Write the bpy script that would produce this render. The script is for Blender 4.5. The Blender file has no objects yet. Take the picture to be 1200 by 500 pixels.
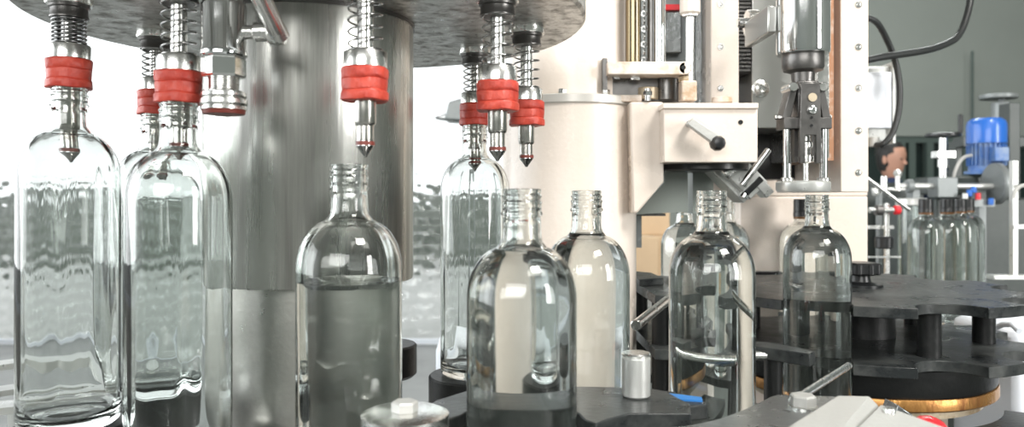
import bpy, math, random
from math import sin, cos, pi, radians, sqrt
from mathutils import Vector, Matrix
random.seed(7)
SC = bpy.context.scene
COL = SC.collection
CZ = 1.35            # eye height above the floor; all z below are relative to it
F = 900.0            # focal length in pixels of the 1200 px frame

def at(px, py, Y):
    return Vector(((px - 600) / F * Y, Y, (230 - py) / F * Y))

# ------------------------------------------------------------------ materials
MATS = {}
def mat(name, color, rough=0.5, metal=0.0, bump=0.0, bscale=60, stretch=(1, 1, 1), cvar=0.0, cscale=8,
        color2=None, rvar=0.0, spec=0.5, emit=None, coat=0.0, kind='noise', aniso=0.0):
    m = bpy.data.materials.new(name); m.use_nodes = True
    nt = m.node_tree; N = nt.nodes; L = nt.links
    b = N['Principled BSDF']
    b.inputs['Base Color'].default_value = (*color, 1)
    b.inputs['Roughness'].default_value = rough
    b.inputs['Metallic'].default_value = metal
    b.inputs['Specular IOR Level'].default_value = spec
    b.inputs['Coat Weight'].default_value = coat
    if emit:
        b.inputs['Emission Color'].default_value = (*emit[0], 1)
        b.inputs['Emission Strength'].default_value = emit[1]
    tc = N.new('ShaderNodeTexCoord'); mp = N.new('ShaderNodeMapping')
    mp.inputs['Scale'].default_value = stretch
    L.new(tc.outputs['Object'], mp.inputs['Vector'])
    if cvar > 0 or rvar > 0:
        n = N.new('ShaderNodeTexNoise'); n.inputs['Scale'].default_value = cscale
        n.inputs['Detail'].default_value = 6; n.inputs['Roughness'].default_value = 0.65
        L.new(mp.outputs[0], n.inputs['Vector'])
        if cvar > 0:
            r = N.new('ShaderNodeValToRGB')
            c2 = color2 or tuple(c * 0.6 for c in color)
            r.color_ramp.elements[0].position = 0.5 - 0.25 / max(cvar, .01) * 0.5 if cvar < 1 else 0.42
            r.color_ramp.elements[0].position = max(0.0, 0.62 - 0.35 * (1 - cvar) - .12)
            r.color_ramp.elements[1].position = 0.66
            r.color_ramp.elements[0].color = (*color, 1)
            r.color_ramp.elements[1].color = (*[a * (1 - cvar) + c * cvar for a, c in zip(color, c2)], 1)
            L.new(n.outputs['Fac'], r.inputs[0]); L.new(r.outputs[0], b.inputs['Base Color'])
        if rvar > 0:
            q = N.new('ShaderNodeMapRange')
            q.inputs['From Min'].default_value = 0.3; q.inputs['From Max'].default_value = 0.7
            q.inputs['To Min'].default_value = max(.02, rough - rvar); q.inputs['To Max'].default_value = rough + rvar
            L.new(n.outputs['Fac'], q.inputs['Value']); L.new(q.outputs[0], b.inputs['Roughness'])
    if bump > 0:
        if kind == 'voronoi':
            t = N.new('ShaderNodeTexVoronoi'); t.feature = 'SMOOTH_F1'; t.inputs['Scale'].default_value = bscale
            out = t.outputs['Distance']
        else:
            t = N.new('ShaderNodeTexNoise'); t.inputs['Scale'].default_value = bscale
            t.inputs['Detail'].default_value = 5; out = t.outputs['Fac']
        L.new(mp.outputs[0], t.inputs['Vector'])
        bp = N.new('ShaderNodeBump'); bp.inputs['Strength'].default_value = bump
        bp.inputs['Distance'].default_value = 0.002
        L.new(out, bp.inputs['Height']); L.new(bp.outputs[0], b.inputs['Normal'])
    MATS[name] = m
    return m

def glassmat(name, color, ior, rough=0.0, bump=0, bscale=20, dist=.001, kind='noise', stretch=(1, 1, 1)):
    m = bpy.data.materials.new(name); m.use_nodes = True
    nt = m.node_tree; N = nt.nodes; L = nt.links
    N.remove(N['Principled BSDF'])
    g = N.new('ShaderNodeBsdfGlass')
    g.inputs['Color'].default_value = (*color, 1); g.inputs['IOR'].default_value = ior
    g.inputs['Roughness'].default_value = rough
    L.new(g.outputs[0], N['Material Output'].inputs['Surface'])
    if bump:
        tc = N.new('ShaderNodeTexCoord'); mp = N.new('ShaderNodeMapping')
        mp.inputs['Scale'].default_value = stretch
        L.new(tc.outputs['Object'], mp.inputs['Vector'])
        if kind == 'voronoi':
            t = N.new('ShaderNodeTexVoronoi'); t.feature = 'SMOOTH_F1'; out = t.outputs['Distance']
            t.inputs['Randomness'].default_value = .35
        else:
            t = N.new('ShaderNodeTexNoise'); out = t.outputs['Fac']
        t.inputs['Scale'].default_value = bscale
        L.new(mp.outputs[0], t.inputs['Vector'])
        bp = N.new('ShaderNodeBump'); bp.inputs['Strength'].default_value = bump; bp.inputs['Distance'].default_value = dist
        L.new(out, bp.inputs['Height']); L.new(bp.outputs[0], g.inputs['Normal'])
    MATS[name] = m
    return m

GLASS = glassmat('bottle glass', (.953, .963, .957), 1.5)
LIQ = glassmat('clear spirit', (.985, .99, .988), 1.35)
PATGLASS = glassmat('patterned window glass', (.985, .99, .985), 1.45, .03, bump=1.0, bscale=9, dist=.06, kind='voronoi')
PANE = glassmat('clear pane', (.96, .98, .97), 1.45, .0)

STEEL = mat('brushed steel', (.58, .58, .55), .27, 1, bump=.10, bscale=30, stretch=(5, 5, .25), rvar=.12, cscale=6, cvar=.9, color2=(.27, .27, .25))  # dark vertical colour streaks imitate the reflection bands on the drum
STEELD = mat('worn steel tube', (.47, .47, .44), .34, 1, bump=.08, bscale=240, rvar=.10, cscale=14, cvar=.7, color2=(.33, .32, .29))
PLATE = mat('spotted steel plate', (.56, .56, .54), .38, .9, bump=1.0, bscale=60, rvar=.16, cscale=60, cvar=.9, color2=(.20, .19, .17))
CHROME = mat('chrome', (.78, .79, .79), .10, 1, rvar=.05, cscale=20)
SATIN = mat('satin steel', (.72, .72, .70), .24, 1, rvar=.08, cscale=60, bump=.1, bscale=200)
SPRING = mat('spring wire', (.38, .38, .37), .22, 1)
SPRINGD = mat('dark spring wire', (.22, .22, .22), .25, 1)
DSTEEL = mat('dark steel', (.16, .155, .15), .34, .9, rvar=.1, cscale=30, bump=.15, bscale=90)
RED = mat('red rubber', (.52, .060, .035), .48, 0, bump=.5, bscale=150, cvar=.8, cscale=55, color2=(.33, .02, .012))
BROWN = mat('brown rubber seal', (.16, .03, .02), .4, 0)
BEIGE = mat('cream machine paint', (.78, .70, .63), .26, 0, bump=.12, bscale=180, cvar=.35, cscale=11, color2=(.60, .50, .40), rvar=.06)
BEIGEW = mat('stained cream paint', (.76, .67, .59), .38, 0, bump=.2, bscale=120, cvar=.85, cscale=26, color2=(.40, .26, .14))
BLACK = mat('black plate', (.020, .023, .024), .34, 0, bump=.2, bscale=170, cvar=.7, cscale=26, color2=(.085, .09, .086), rvar=.12, spec=.28)
BLACKP = mat('black plastic', (.009, .010, .011), .32, 0)
BLACKR = mat('black rubber', (.012, .013, .013), .42, 0, spec=.3, bump=.3, bscale=100)
GREYPL = mat('grey metal plate', (.23, .24, .24), .28, .85, rvar=.1, cscale=14, bump=.3, bscale=120)
ALU = mat('cast aluminium', (.50, .50, .48), .45, .35, bump=.25, bscale=260, cvar=.4, cscale=20, color2=(.5, .5, .47))
WHITEST = mat('pale steel', (.62, .63, .61), .34, .6, rvar=.1, cscale=30)
RUST = mat('rusty brass ring', (.40, .20, .06), .34, .7, bump=.4, bscale=120, cvar=1, cscale=34, color2=(.17, .055, .015), rvar=.12, stretch=(1, 1, .4))
RUSTB = mat('stained cream flange', (.52, .44, .32), .42, .4, bump=.3, bscale=120, cvar=.9, cscale=22, color2=(.25, .14, .05))
BRASS = mat('brass tube', (.20, .16, .10), .22, 1, rvar=.08, cscale=20)
WHITEP = mat('white plastic', (.80, .84, .90), .35, 0)
REDP = mat('red plastic', (.75, .02, .03), .3, 0, coat=.4)
BLUE = mat('blue paint', (.015, .13, .52), .32, 0, bump=.2, bscale=60, coat=.3)
BLUED = mat('faded blue paint', (.05, .15, .42), .42, 0, cvar=.8, cscale=20, color2=(.25, .32, .42))
CARD = mat('cardboard', (.68, .50, .32), .75, 0, cvar=.3, cscale=5)
WALLG = mat('grey green wall paint', (.24, .262, .24), .65, 0, cvar=.25, cscale=1.5, bump=.1, bscale=30)
WALLW = mat('white wall paint', (.74, .74, .72), .7, 0)
WALLD = mat('dark green glazing', (.012, .022, .020), .12, 0)
FRAMEG = mat('green grey frame', (.06, .085, .075), .45, 0)
MGREY = mat('machine grey', (.24, .26, .26), .4, .3, cvar=.4, cscale=9)
MDARK = mat('machine dark green', (.035, .045, .042), .4, .1, cvar=.5, cscale=5, color2=(.09, .10, .095))
FLOORM = mat('grey floor', (.20, .21, .20), .35, 0, cvar=.5, cscale=1.2, rvar=.08)
CEILM = mat('pale ceiling', (.30, .30, .29), .8, 0)
CABLE = mat('black cable', (.02, .022, .022), .35, 0)
CABLEG = mat('grey cable', (.45, .45, .43), .4, 0)
GRASS = mat('outdoor greenery', (.20, .22, .195), .8, 0, cvar=.9, cscale=1.6, color2=(.09, .105, .09))
PAVE = mat('pale paving', (.48, .49, .47), .8, 0, cvar=.6, cscale=1.2)
SKIN = mat('skin', (.50, .27, .19), .5, 0)
HAIR = mat('dark hair', (.012, .011, .010), .5, 0)
NAVY = mat('navy cloth', (.02, .035, .09), .8, 0, bump=.3, bscale=90)
BTAPE = mat('blue film', (.03, .22, .62), .4, 0)
OXIDE = mat('oxidised copper strip', (.42, .22, .13), .4, .7, cvar=1, cscale=30, color2=(.62, .5, .42))

# ------------------------------------------------------------------ mesh builder
class MB:
    def __init__(s): s.v = []; s.f = []
    def add(s, vs, fs):
        n = len(s.v); s.v += [Vector(v) for v in vs]; s.f += [tuple(i + n for i in f) for f in fs]; return s
    def box(s, a, b):
        (x0, y0, z0), (x1, y1, z1) = a, b
        x0, x1 = sorted((x0, x1)); y0, y1 = sorted((y0, y1)); z0, z1 = sorted((z0, z1))
        return s.add([(x0, y0, z0), (x1, y0, z0), (x1, y1, z0), (x0, y1, z0), (x0, y0, z1), (x1, y0, z1), (x1, y1, z1), (x0, y1, z1)],
                     [(0, 3, 2, 1), (4, 5, 6, 7), (0, 1, 5, 4), (1, 2, 6, 5), (2, 3, 7, 6), (3, 0, 4, 7)])
    def lathe(s, prof, c=(0, 0, 0), n=48, axis=(0, 0, 1), closed=False):
        c = Vector(c); q = Vector((0, 0, 1)).rotation_difference(Vector(axis).normalized())
        vs = []; ids = []
        for r, z in prof:
            if abs(r) < 1e-7:
                ids.append([len(vs)] * n); vs.append(c + q @ Vector((0, 0, z)))
            else:
                ids.append(list(range(len(vs), len(vs) + n)))
                vs += [c + q @ Vector((r * cos(2 * pi * k / n), r * sin(2 * pi * k / n), z)) for k in range(n)]
        fs = []
        P = list(range(len(prof)))
        pairs = list(zip(P, P[1:])) + ([(P[-1], P[0])] if closed else [])
        for i, j in pairs:
            for k in range(n):
                l = (k + 1) % n
                f = []
                for a in (ids[i][k], ids[i][l], ids[j][l], ids[j][k]):
                    if a not in f: f.append(a)
                if len(f) > 2: fs.append(tuple(f))
        return s.add(vs, fs)
    def cyl(s, p0, p1, r, n=32, r1=None):
        p0, p1 = Vector(p0), Vector(p1); h = (p1 - p0).length; r1 = r if r1 is None else r1
        return s.lathe([(0, 0), (r, 0), (r1, h), (0, h)], p0, n, p1 - p0)
    def bevcyl(s, p0, p1, r, b=.001, n=40):
        p0, p1 = Vector(p0), Vector(p1); h = (p1 - p0).length
        return s.lathe([(0, 0), (r - b, 0), (r, b), (r, h - b), (r - b, h), (0, h)], p0, n, p1 - p0)
    def ring(s, c, z0, z1, r0, r1, n=48, axis=(0, 0, 1)):
        return s.lathe([(r0, z0), (r1, z0), (r1, z1), (r0, z1)], c, n, axis, closed=True)
    def tube(s, pts, r, n=10, cap=True):
        pts = [Vector(p) for p in pts]; m = len(pts); vs = []; up = Vector((0, 0, 1))
        prev = None
        for i, p in enumerate(pts):
            t = (pts[min(i + 1, m - 1)] - pts[max(i - 1, 0)]).normalized()
            if prev is None:
                u = t.cross(up)
                if u.length < .01: u = t.cross(Vector((1, 0, 0)))
            else:
                u = prev - t * prev.dot(t)
            u.normalize(); prev = u; w = t.cross(u)
            rr = r[i] if isinstance(r, (list, tuple)) else r
            vs += [p + u * rr * cos(2 * pi * k / n) + w * rr * sin(2 * pi * k / n) for k in range(n)]
        fs = [(i * n + k, i * n + (k + 1) % n, (i + 1) * n + (k + 1) % n, (i + 1) * n + k) for i in range(m - 1) for k in range(n)]
        if cap: fs += [tuple(reversed(range(n))), tuple((m - 1) * n + k for k in range(n))]
        return s.add(vs, fs)
    def helix(s, c, r, z0, z1, turns, w, n=8, per=20, tight=1.0):
        pts = []
        T = int(turns * per)
        e = 1.0 / turns
        for i in range(T + 1):
            t = i / T
            # closed end turns
            if t < e: z = z0 + (z1 - z0) * 0 + w * 1.9 * (t / e)
            elif t > 1 - e: z = z1 - w * 1.9 * ((1 - t) / e)
            else: z = z0 + w * 1.9 + (z1 - z0 - w * 3.8) * (t - e) / (1 - 2 * e)
            a = 2 * pi * turns * t
            pts.append((c[0] + r * cos(a), c[1] + r * sin(a), z))
        return s.tube(pts, w, n)
    def prism(s, poly, z0, z1):
        a = sum(poly[i][0] * poly[(i + 1) % len(poly)][1] - poly[(i + 1) % len(poly)][0] * poly[i][1] for i in range(len(poly)))
        if a < 0: poly = poly[::-1]
        n = len(poly)
        return s.add([(x, y, z0) for x, y in poly] + [(x, y, z1) for x, y in poly],
                     [tuple(reversed(range(n))), tuple(range(n, 2 * n))] + [(i, (i + 1) % n, n + (i + 1) % n, n + i) for i in range(n)])
    def prismy(s, poly, y0, y1):     # polygon in x,z extruded along y
        a = sum(poly[i][0] * poly[(i + 1) % len(poly)][1] - poly[(i + 1) % len(poly)][0] * poly[i][1] for i in range(len(poly)))
        if a < 0: poly = poly[::-1]
        n = len(poly)
        return s.add([(x, y0, z) for x, z in poly] + [(x, y1, z) for x, z in poly],
                     [tuple(range(n)), tuple(reversed(range(n, 2 * n)))] + [(i, n + i, n + (i + 1) % n, (i + 1) % n) for i in range(n)])
    def hexa(s, c, axis, r, h, rot=0, bev=True):
        c = Vector(c); q = Vector((0, 0, 1)).rotation_difference(Vector(axis).normalized())
        vs = []
        prof = [(r * .93, 0), (r, h * .1), (r, h * .85), (r * .88, h)] if bev else [(r, 0), (r, h)]
        for rr, z in prof:
            vs += [c + q @ Vector((rr * cos(rot + k * pi / 3), rr * sin(rot + k * pi / 3), z)) for k in range(6)]
        m = len(prof)
        fs = [(i * 6 + k, i * 6 + (k + 1) % 6, (i + 1) * 6 + (k + 1) % 6, (i + 1) * 6 + k) for i in range(m - 1) for k in range(6)]
        fs += [tuple(reversed(range(6))), tuple((m - 1) * 6 + k for k in range(6))]
        return s.add(vs, fs)
    def xf(s, M, start=0):
        for i in range(start, len(s.v)): s.v[i] = M @ s.v[i]
        return s

def mk(name, mb, m, origin, parent=None, smooth=True, bevel=0.0, ang=35, recalc=True):
    me = bpy.data.meshes.new(name)
    o3 = Vector(origin)
    me.from_pydata([tuple(v - o3) for v in mb.v], [], mb.f); me.update()
    if recalc:
        import bmesh
        b = bmesh.new(); b.from_mesh(me); bmesh.ops.recalc_face_normals(b, faces=b.faces); b.to_mesh(me); b.free()
    me.materials.append(m)
    if smooth:
        me.shade_smooth()
        me.set_sharp_from_angle(angle=radians(ang))
    o = bpy.data.objects.new(name, me); COL.objects.link(o)
    if parent is None: o.location = o3 + Vector((0, 0, CZ))
    else: o.parent = parent
    if bevel > 0:
        bm = o.modifiers.new('bevel', 'BEVEL'); bm.width = bevel; bm.segments = 2; bm.limit_method = 'ANGLE'; bm.angle_limit = radians(40)
        bm.harden_normals = False
    return o

class T:      # a thing: an Empty at its base with parts
    def __init__(s, name, label, cat, origin, group=None):
        s.o3 = Vector(origin)
        e = bpy.data.objects.new(name, None); COL.objects.link(e); e.empty_display_size = .05
        e.location = s.o3 + Vector((0, 0, CZ)); e['label'] = label; e['category'] = cat
        if group: e['group'] = group
        s.e = e
    def p(s, name, mb, m, parent=None, label=None, **k):
        o = mk(name, mb, m, s.o3, parent or s.e, **k)
        if label: o['label'] = label
        return o

def solo(name, mb, m, origin, label, cat, group=None, kind=None, **k):
    o = mk(name, mb, m, origin, None, **k); o['label'] = label; o['category'] = cat
    if group: o['group'] = group
    if kind: o['kind'] = kind
    return o
def struct(name, mb, m, origin=(0, 0, 0), parent=None, **k):
    o = mk(name, mb, m, origin, parent, **k)
    if parent is None: o['kind'] = 'structure'
    return o

# ------------------------------------------------------------------ bottles
BR, BH = .040, .292
def bottle_outer():
    p = [(0, .0035), (.024, .0030), (.030, .0), (.034, .0), (.0372, .0012), (.0392, .0042), (.040, .009)]
    p += [(.040, .06), (.040, .12), (.040, .18), (.040, BH - .082)]
    # shoulder: quarter ellipse into the neck
    zs = BH - .080; hs = .040; rn = .0150
    for i in range(1, 13):
        a = i / 13 * pi / 2 * .93
        p.append((rn - .003 + (.040 - rn + .003) * cos(a), zs + hs * sin(a) * .97))
    p += [(.0150, BH - .038), (.0143, BH - .034), (.0139, BH - .027)]
    p += [(.0139, BH - .0200), (.0152, BH - .0190), (.0152, BH - .0172), (.0143, BH - .0162), (.0143, BH - .0112),
          (.0149, BH - .0104), (.0149, BH - .0094), (.0138, BH - .0086), (.0138, BH - .0068),
          (.0146, BH - .0060), (.0146, BH - .0050), (.0137, BH - .0042), (.0137, BH - .0026), (.0142, BH - .0018), (.0140, BH - .0003), (.0132, BH)]
    return p
def bottle_inner():
    p = [(.0108, BH - .0002), (.0103, BH - .002), (.0103, BH - .028), (.0112, BH - .0375)]
    zs = BH - .0805; hs = .0375; rn = .0122
    for i in range(12, 0, -1):
        a = i / 13 * pi / 2 * .93
        p.append((rn - .003 + (.0376 - rn + .003) * cos(a), zs + hs * sin(a) * .97))
    p += [(.0376, BH - .082), (.0377, .12), (.0376, .06), (.0372, .020), (.0350, .0120), (.030, .0085), (.018, .0095), (0, .0115)]
    return p
def inner_r(z):
    pr = bottle_inner()
    for (r0, z0), (r1, z1) in zip(pr, pr[1:]):
        if z1 <= z <= z0: return r1 + (r0 - r1) * (z - z1) / max(z0 - z1, 1e-9)
    return .03
def wavy(mb, i0=0):      # hand-blown unevenness of the inside wall
    for v in mb.v[i0:]:
        r_ = math.hypot(v.x, v.y)
        if r_ < .02: continue
        a = math.atan2(v.y, v.x); z = v.z
        k = (r_ - .02) / .018 * max(0, min(1, (z - .018) / .04))
        w = .00042 * sin(3 * a + 1.1 + 5 * z) + .00036 * sin(5 * a - 6 * z + .4) + .00025 * sin(9 * a + 9 * z) + .00016 * sin(14 * a - 12 * z)
        f = 1 + k * w / r_
        v.x *= f; v.y *= f
    return mb
def refine(p):
    out = [p[0]]
    for a, b in zip(p, p[1:]):
        d = math.hypot(b[0] - a[0], b[1] - a[1]); n = max(1, int(d / .010)) if min(a[0], b[0]) > .03 else 1
        out += [(a[0] + (b[0] - a[0]) * k / n, a[1] + (b[1] - a[1]) * k / n) for k in range(1, n + 1)]
    return out
_bm = MB().lathe(bottle_outer(), (0, 0, 0), 96)
_n0 = len(_bm.v)
_bi = MB().lathe(refine(bottle_inner()), (0, 0, 0), 96); wavy(_bi)
_bm.add(_bi.v, _bi.f)
# close the rim between outside and inside
_ro = _n0 - 96
_bm.f += [(_ro + k, _ro + (k + 1) % 96, _n0 + (k + 1) % 96, _n0 + k) for k in range(96)]
BOT = mk('glass_bottle', _bm, GLASS, (0, 0, 0), ang=60)
_used = [False]
LIQMESH = {}
def liquid_mesh(level):
    if level in LIQMESH: return LIQMESH[level]
    pr = [(0, level)]
    r = inner_r(level)
    pr += [(r - .0012, level), (r + .0003, level + .0006)]
    for rr, z in refine(bottle_inner()):
        if z < level - .0005: pr.append((rr + .0003 if rr > 0 else 0, z - .0003))
    ob = mk('liquid', wavy(MB().lathe(pr, (0, 0, 0), 96)), LIQ, (0, 0, 0), BOT, ang=60)
    LIQMESH[level] = ob.data
    bpy.data.objects.remove(ob)
    return LIQMESH[level]
CAPM = {}
def bottle(X, Y, ztop, label, level=None, cap=False, group='clear glass spirit bottles', rot=0):
    if not _used[0]: o = BOT; _used[0] = True
    else: o = BOT.copy(); COL.objects.link(o)
    o.location = (X, Y, ztop - BH + CZ); o.rotation_euler = (0, 0, rot)
    o['label'] = label; o['category'] = 'bottle'; o['group'] = group
    if level is not None:
        l = bpy.data.objects.new('liquid', liquid_mesh(level)); COL.objects.link(l); l.parent = o
    if cap:
        if not CAPM:
            mb = MB().lathe([(0, BH + .0015), (.0142, BH + .0015), (.0156, BH + .0004), (.0160, BH - .002)] +
                            [(.0160 if k % 2 else .0157, BH - .002 - k * .0016) for k in range(1, 13)] +
                            [(.0160, BH - .0215), (.0164, BH - .0225), (.0164, BH - .030), (.0150, BH - .0305), (.0147, BH - .0305), (.0153, BH - .0195), (.0153, BH + .0005), (0, BH + .0005)], (0, 0, 0), 40)
            t = mk('screw_cap', mb, BLACKP, (0, 0, 0), o); CAPM['c'] = t.data
            g = MB().ring((0, 0, 0), BH - .0345, BH - .0306, .0152, .0158, 40)
            t2 = mk('cap_skirt', g, BROWN2, (0, 0, 0), t); CAPM['g'] = t2.data
            t2['label'] = 'amber skirt of the cap'
        else:
            t = bpy.data.objects.new('screw_cap', CAPM['c']); COL.objects.link(t); t.parent = o
            t2 = bpy.data.objects.new('cap_skirt', CAPM['g']); COL.objects.link(t2); t2.parent = t
            t2['label'] = 'amber skirt of the cap'
    return o
BROWN2 = mat('amber cap skirt', (.14, .06, .015), .35, .3)

# ring positions measured for the filling stations
ST = {'A': (-.3805, .660), 'B': (-.2637, .608), 'C': (-.1117, .585), 'N': (-.0123, .652), 'M': (.0147, .779), 'E': (-.043, .891), 'D': (-.371, .800)}
HC = {'A': .0925, 'B': .0735, 'C': .0725, 'N': .0722, 'M': .0715, 'E': .0822, 'D': .0850}

bottle(*ST['A'], HC['A'] + .004, 'raised empty bottle at the far left with a red-sealed nozzle inside its neck')
bottle(*ST['B'], HC['B'] + .004, 'second raised bottle from the left, large, under the red nozzle beside the steel valve')
bottle(*ST['D'], HC['D'] + .004, 'raised bottle half hidden between and behind the two leftmost bottles')
bottle(-.1245, .588, .0245, 'open bottle in front of the steel drum, waiting below a bare nozzle tip', level=BH - .089)
bottle(*ST['E'], HC['E'] + .004, 'raised bottle on a black pedestal right of the steel drum, under the farthest nozzle')
bottle(.0070, .558, .0056, 'largest open bottle in the middle foreground', level=BH - .046)
bottle(.0696, .717, .0056, 'filled open bottle just behind the middle foreground bottle, before the cream column', level=BH - .041)
bottle(.1895, .729, .0056, 'filled open bottle with bright curved streaks, right of the cream housing', level=BH - .040)
bottle(.2985, 1.330, -.0063, 'open bottle partly hidden behind the left side of the streaked bottle', level=BH - .041)
bottle(.3870, 1.385, -.0063, 'open bottle peeking out behind the right shoulder of the streaked bottle', level=BH - .041)
bottle(.3795, .956, .002, 'filled open bottle right under the capping head disc', level=BH - .040)
bottle(.529, 1.398, -.0063, 'capped bottle mostly hidden behind the one under the capping head', level=BH - .05, cap=True)
for i, (px, Y) in enumerate(((1085, 1.80), (1110, 1.84), (1124.5, 1.93), (1134, 2.04))):
    bottle((px - 600) / F * Y, Y, -.0073, ('leftmost black-capped bottle of the row in the right background', 'second black-capped bottle from the left in the right background row',
           'third black-capped bottle from the left in the right background row', 'rightmost and farthest black-capped bottle of the background row')[i], level=BH - .05, cap=True, group='black-capped bottles in the background row')

# ------------------------------------------------------------------ filling nozzles
PB = .172      # underside of the carousel plate
def nozzle(k, label, dark=False):
    x, y = ST[k]; h = HC[k]
    t = T('filling_nozzle', label, 'nozzle', (x, y, PB), 'filling nozzles under the carousel plate')
    c = (x, y, 0)
    mb = MB().lathe([(0, PB), (.0185, PB), (.0185, PB - .007), (.0178, PB - .008), (.012, PB - .008)], c, 40)
    for a in range(4):
        d = Vector((cos(a * pi / 2 - 1.2), sin(a * pi / 2 - 1.2), 0))
        mb.cyl(Vector(c) + d * .0180 + Vector((0, 0, PB - .004)), Vector(c) + d * .0190 + Vector((0, 0, PB - .004)), .0014, 10)
    t.p('mounting_collar', mb, SATIN)
    t.p('spring_seat', MB().lathe([(.006, PB - .008), (.0160, PB - .008), (.0160, PB - .0105), (.0145, PB - .0115), (.0145, PB - .017), (.0152, PB - .018), (.0152, PB - .0195), (.006, PB - .0195)], c, 40), DSTEEL)
    t.p('guide_rod', MB().cyl((x, y, PB - .009), (x, y, h + .02), .0062, 28), SATIN)
    r0, r1 = h + .0372, PB - .018
    turns = 6.6 if not dark else 8
    t.p('spring', MB().helix(c, .0128, r0, r1, turns, .00085 if not dark else .0011, 8, 26), SPRINGD if dark else SPRING, ang=180)
    t.p('steel_ring', MB().lathe([(.0063, h + .0245), (.0158, h + .0245), (.0166, h + .0252), (.0166, h + .0362), (.0160, h + .0372), (.0063, h + .0372)], c, 44), SATIN)
    rnd = random.Random(k)
    pr = [(.0085, h), (.0172, h), (.0180, h + .0008), (.0181, h + .0060), (.0174, h + .0072), (.0170, h + .0076), (.0174, h + .0082), (.0175, h + .0155),
          (.0169, h + .0160), (.0176, h + .0167), (.0180, h + .0185), (.0180, h + .0235), (.0172, h + .0246), (.0085, h + .0246)]
    mb = MB().lathe(pr, c, 56)
    for i, v in enumerate(mb.v):
        a = math.atan2(v.y - y, v.x - x)
        if (v.xy - Vector((x, y))).length > .012:
            w = 1 + .035 * sin((v.z - h) * 520 + 2 * a) * .5 + .022 * sin(3 * a + rnd.random() * .15 + ord(k)) + .012 * sin(7 * a + v.z * 900)
            v.x = x + (v.x - x) * w; v.y = y + (v.y - y) * w; v.z += .0004 * sin(4 * a + v.z * 700)
    t.p('rubber_bell', mb, RED)
    tz = .030
    t.p('filling_tube', MB().lathe([(.0060, h + .004), (.0082, h + .004), (.0082, min(h, .0735) - .016), (.0076, min(h, .0735) - .018), (.0064, min(h, .0735) - .019), (.0064, tz + .013), (0, tz + .013)], c, 32), STEELT)
    tip = t.p('nozzle_tip', MB().lathe([(0, tz + .0125), (.0068, tz + .0125), (.0070, tz + .0082), (.0058, tz + .0065), (.0018, tz + .0012), (.0014, tz), (0, tz - .0004)], c, 32), DCHROME)
    t.p('o_ring', MB().ring(c, tz + .0088, tz + .0118, .0060, .0073, 32), BROWN, tip, 'dark red o-ring')
    return t
STEELT = mat('steel tube', (.50, .49, .46), .22, 1, rvar=.08, cscale=70)
DCHROME = mat('dark chrome tip', (.42, .41, .40), .15, 1)
nozzle('A', 'leftmost nozzle with tightly squeezed dark spring, pushed up by the far left bottle', True)
nozzle('D', 'small distant nozzle seen between the two leftmost nozzles')
nozzle('B', 'nozzle with red bell beside the steel valve, seated on the second bottle')
nozzle('C', 'nozzle hanging free in front of the steel drum, pointing down at an open bottle')
nozzle('N', 'nearest of the three nozzles right of the drum, hanging free with orange-red bell')
nozzle('M', 'free nozzle at the right end, overlapping the cream column')
nozzle('E', 'nozzle seated on the raised bottle, farthest of the three right of the drum')

# ------------------------------------------------------------------ carousel
CC = (-.200, .765)
PC = (-.195, .772)
R = .268
solo('carousel_plate', MB().lathe([(0, PB), (R - .003, PB), (R, PB + .003), (R, PB + .030), (R - .003, PB + .033), (0, PB + .033)], (*PC, 0), 128), PLATE, (*PC, PB),
     'big round spotted steel plate overhead that carries the filling nozzles', 'machine plate')
dr = T('carousel_drum', 'wide brushed steel drum standing under the overhead plate', 'machine drum', (*CC, -.45))
dr.p('upper_drum', MB().lathe([(0, PB), (.101, PB), (.101, -.0800), (.100, -.0815), (.086, -.0815)], (*CC, 0), 128), STEEL)
dr.p('lower_tube', MB().lathe([(.0865, -.079), (.0865, -.46), (0, -.46)], (*CC, 0), 96), STEELD, label='worn duller steel tube')
# vertical seam strip and rim weld on the drum
dr.p('drum_seam', MB().lathe([(.1005, PB - .0001), (.1022, PB - .0001), (.1022, PB - .004), (.1005, PB - .004)], (*CC, 0), 96), DSTEEL)

PEDH = []
def pedestal(k, x, y, ztop, label, r=.0525):
    t = T('bottle_pedestal', label, 'pedestal', (x, y, -.45), 'bottle pedestals round the drum')
    t.p('pad', MB().lathe([(0, ztop), (r - .002, ztop), (r, ztop - .002), (r, ztop - .036), (r - .004, ztop - .040), (0, ztop - .040)], (x, y, 0), 64), BLACKR)
    t.p('stem', MB().cyl((x, y, -.46), (x, y, ztop - .038), .017, 32), SATIN)
for k, l in (('A', 'pedestal under the far left bottle'), ('B', 'pedestal under the second bottle from the left'), ('D', 'black pedestal seen through the base of the second bottle'),
             ('E', 'black round pedestal under the bottle right of the drum')):
    pedestal(k, *ST[k], HC[k] + .004 - BH, l, .040 if k in 'DB' else .046 if k == 'A' else .0535)
pedestal('C', -.1245, .588, .0245 - BH, 'pedestal under the bottle in front of the drum', .040)
pedestal('Q', -.158, .950, -.182, 'empty black pedestal behind the bottle in front of the drum, grey top', .040)
solo('machine_pipe', MB().tube([(-.095, 1.12, -.46), (-.095, 1.12, -.225), (-.092, 1.12, -.214), (-.083, 1.12, -.207), (.0, 1.12, -.207)], .016, 24), WHITEP, (-.095, 1.12, -.45),
     'pale bent pipe seen between the black pedestals', 'pipe')
solo('base_table', MB().lathe([(.02, -.4600), (.335, -.4600), (.335, -.475), (.02, -.475)], (*CC, 0), 96), WHITEST, (*CC, -.475), 'round pale steel table below the drum', 'table')
pr_ = T('guard_rail', 'pale steel rail rings low behind the leftmost bottles', 'rail', (-.55, 1.05, -.30))
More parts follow.
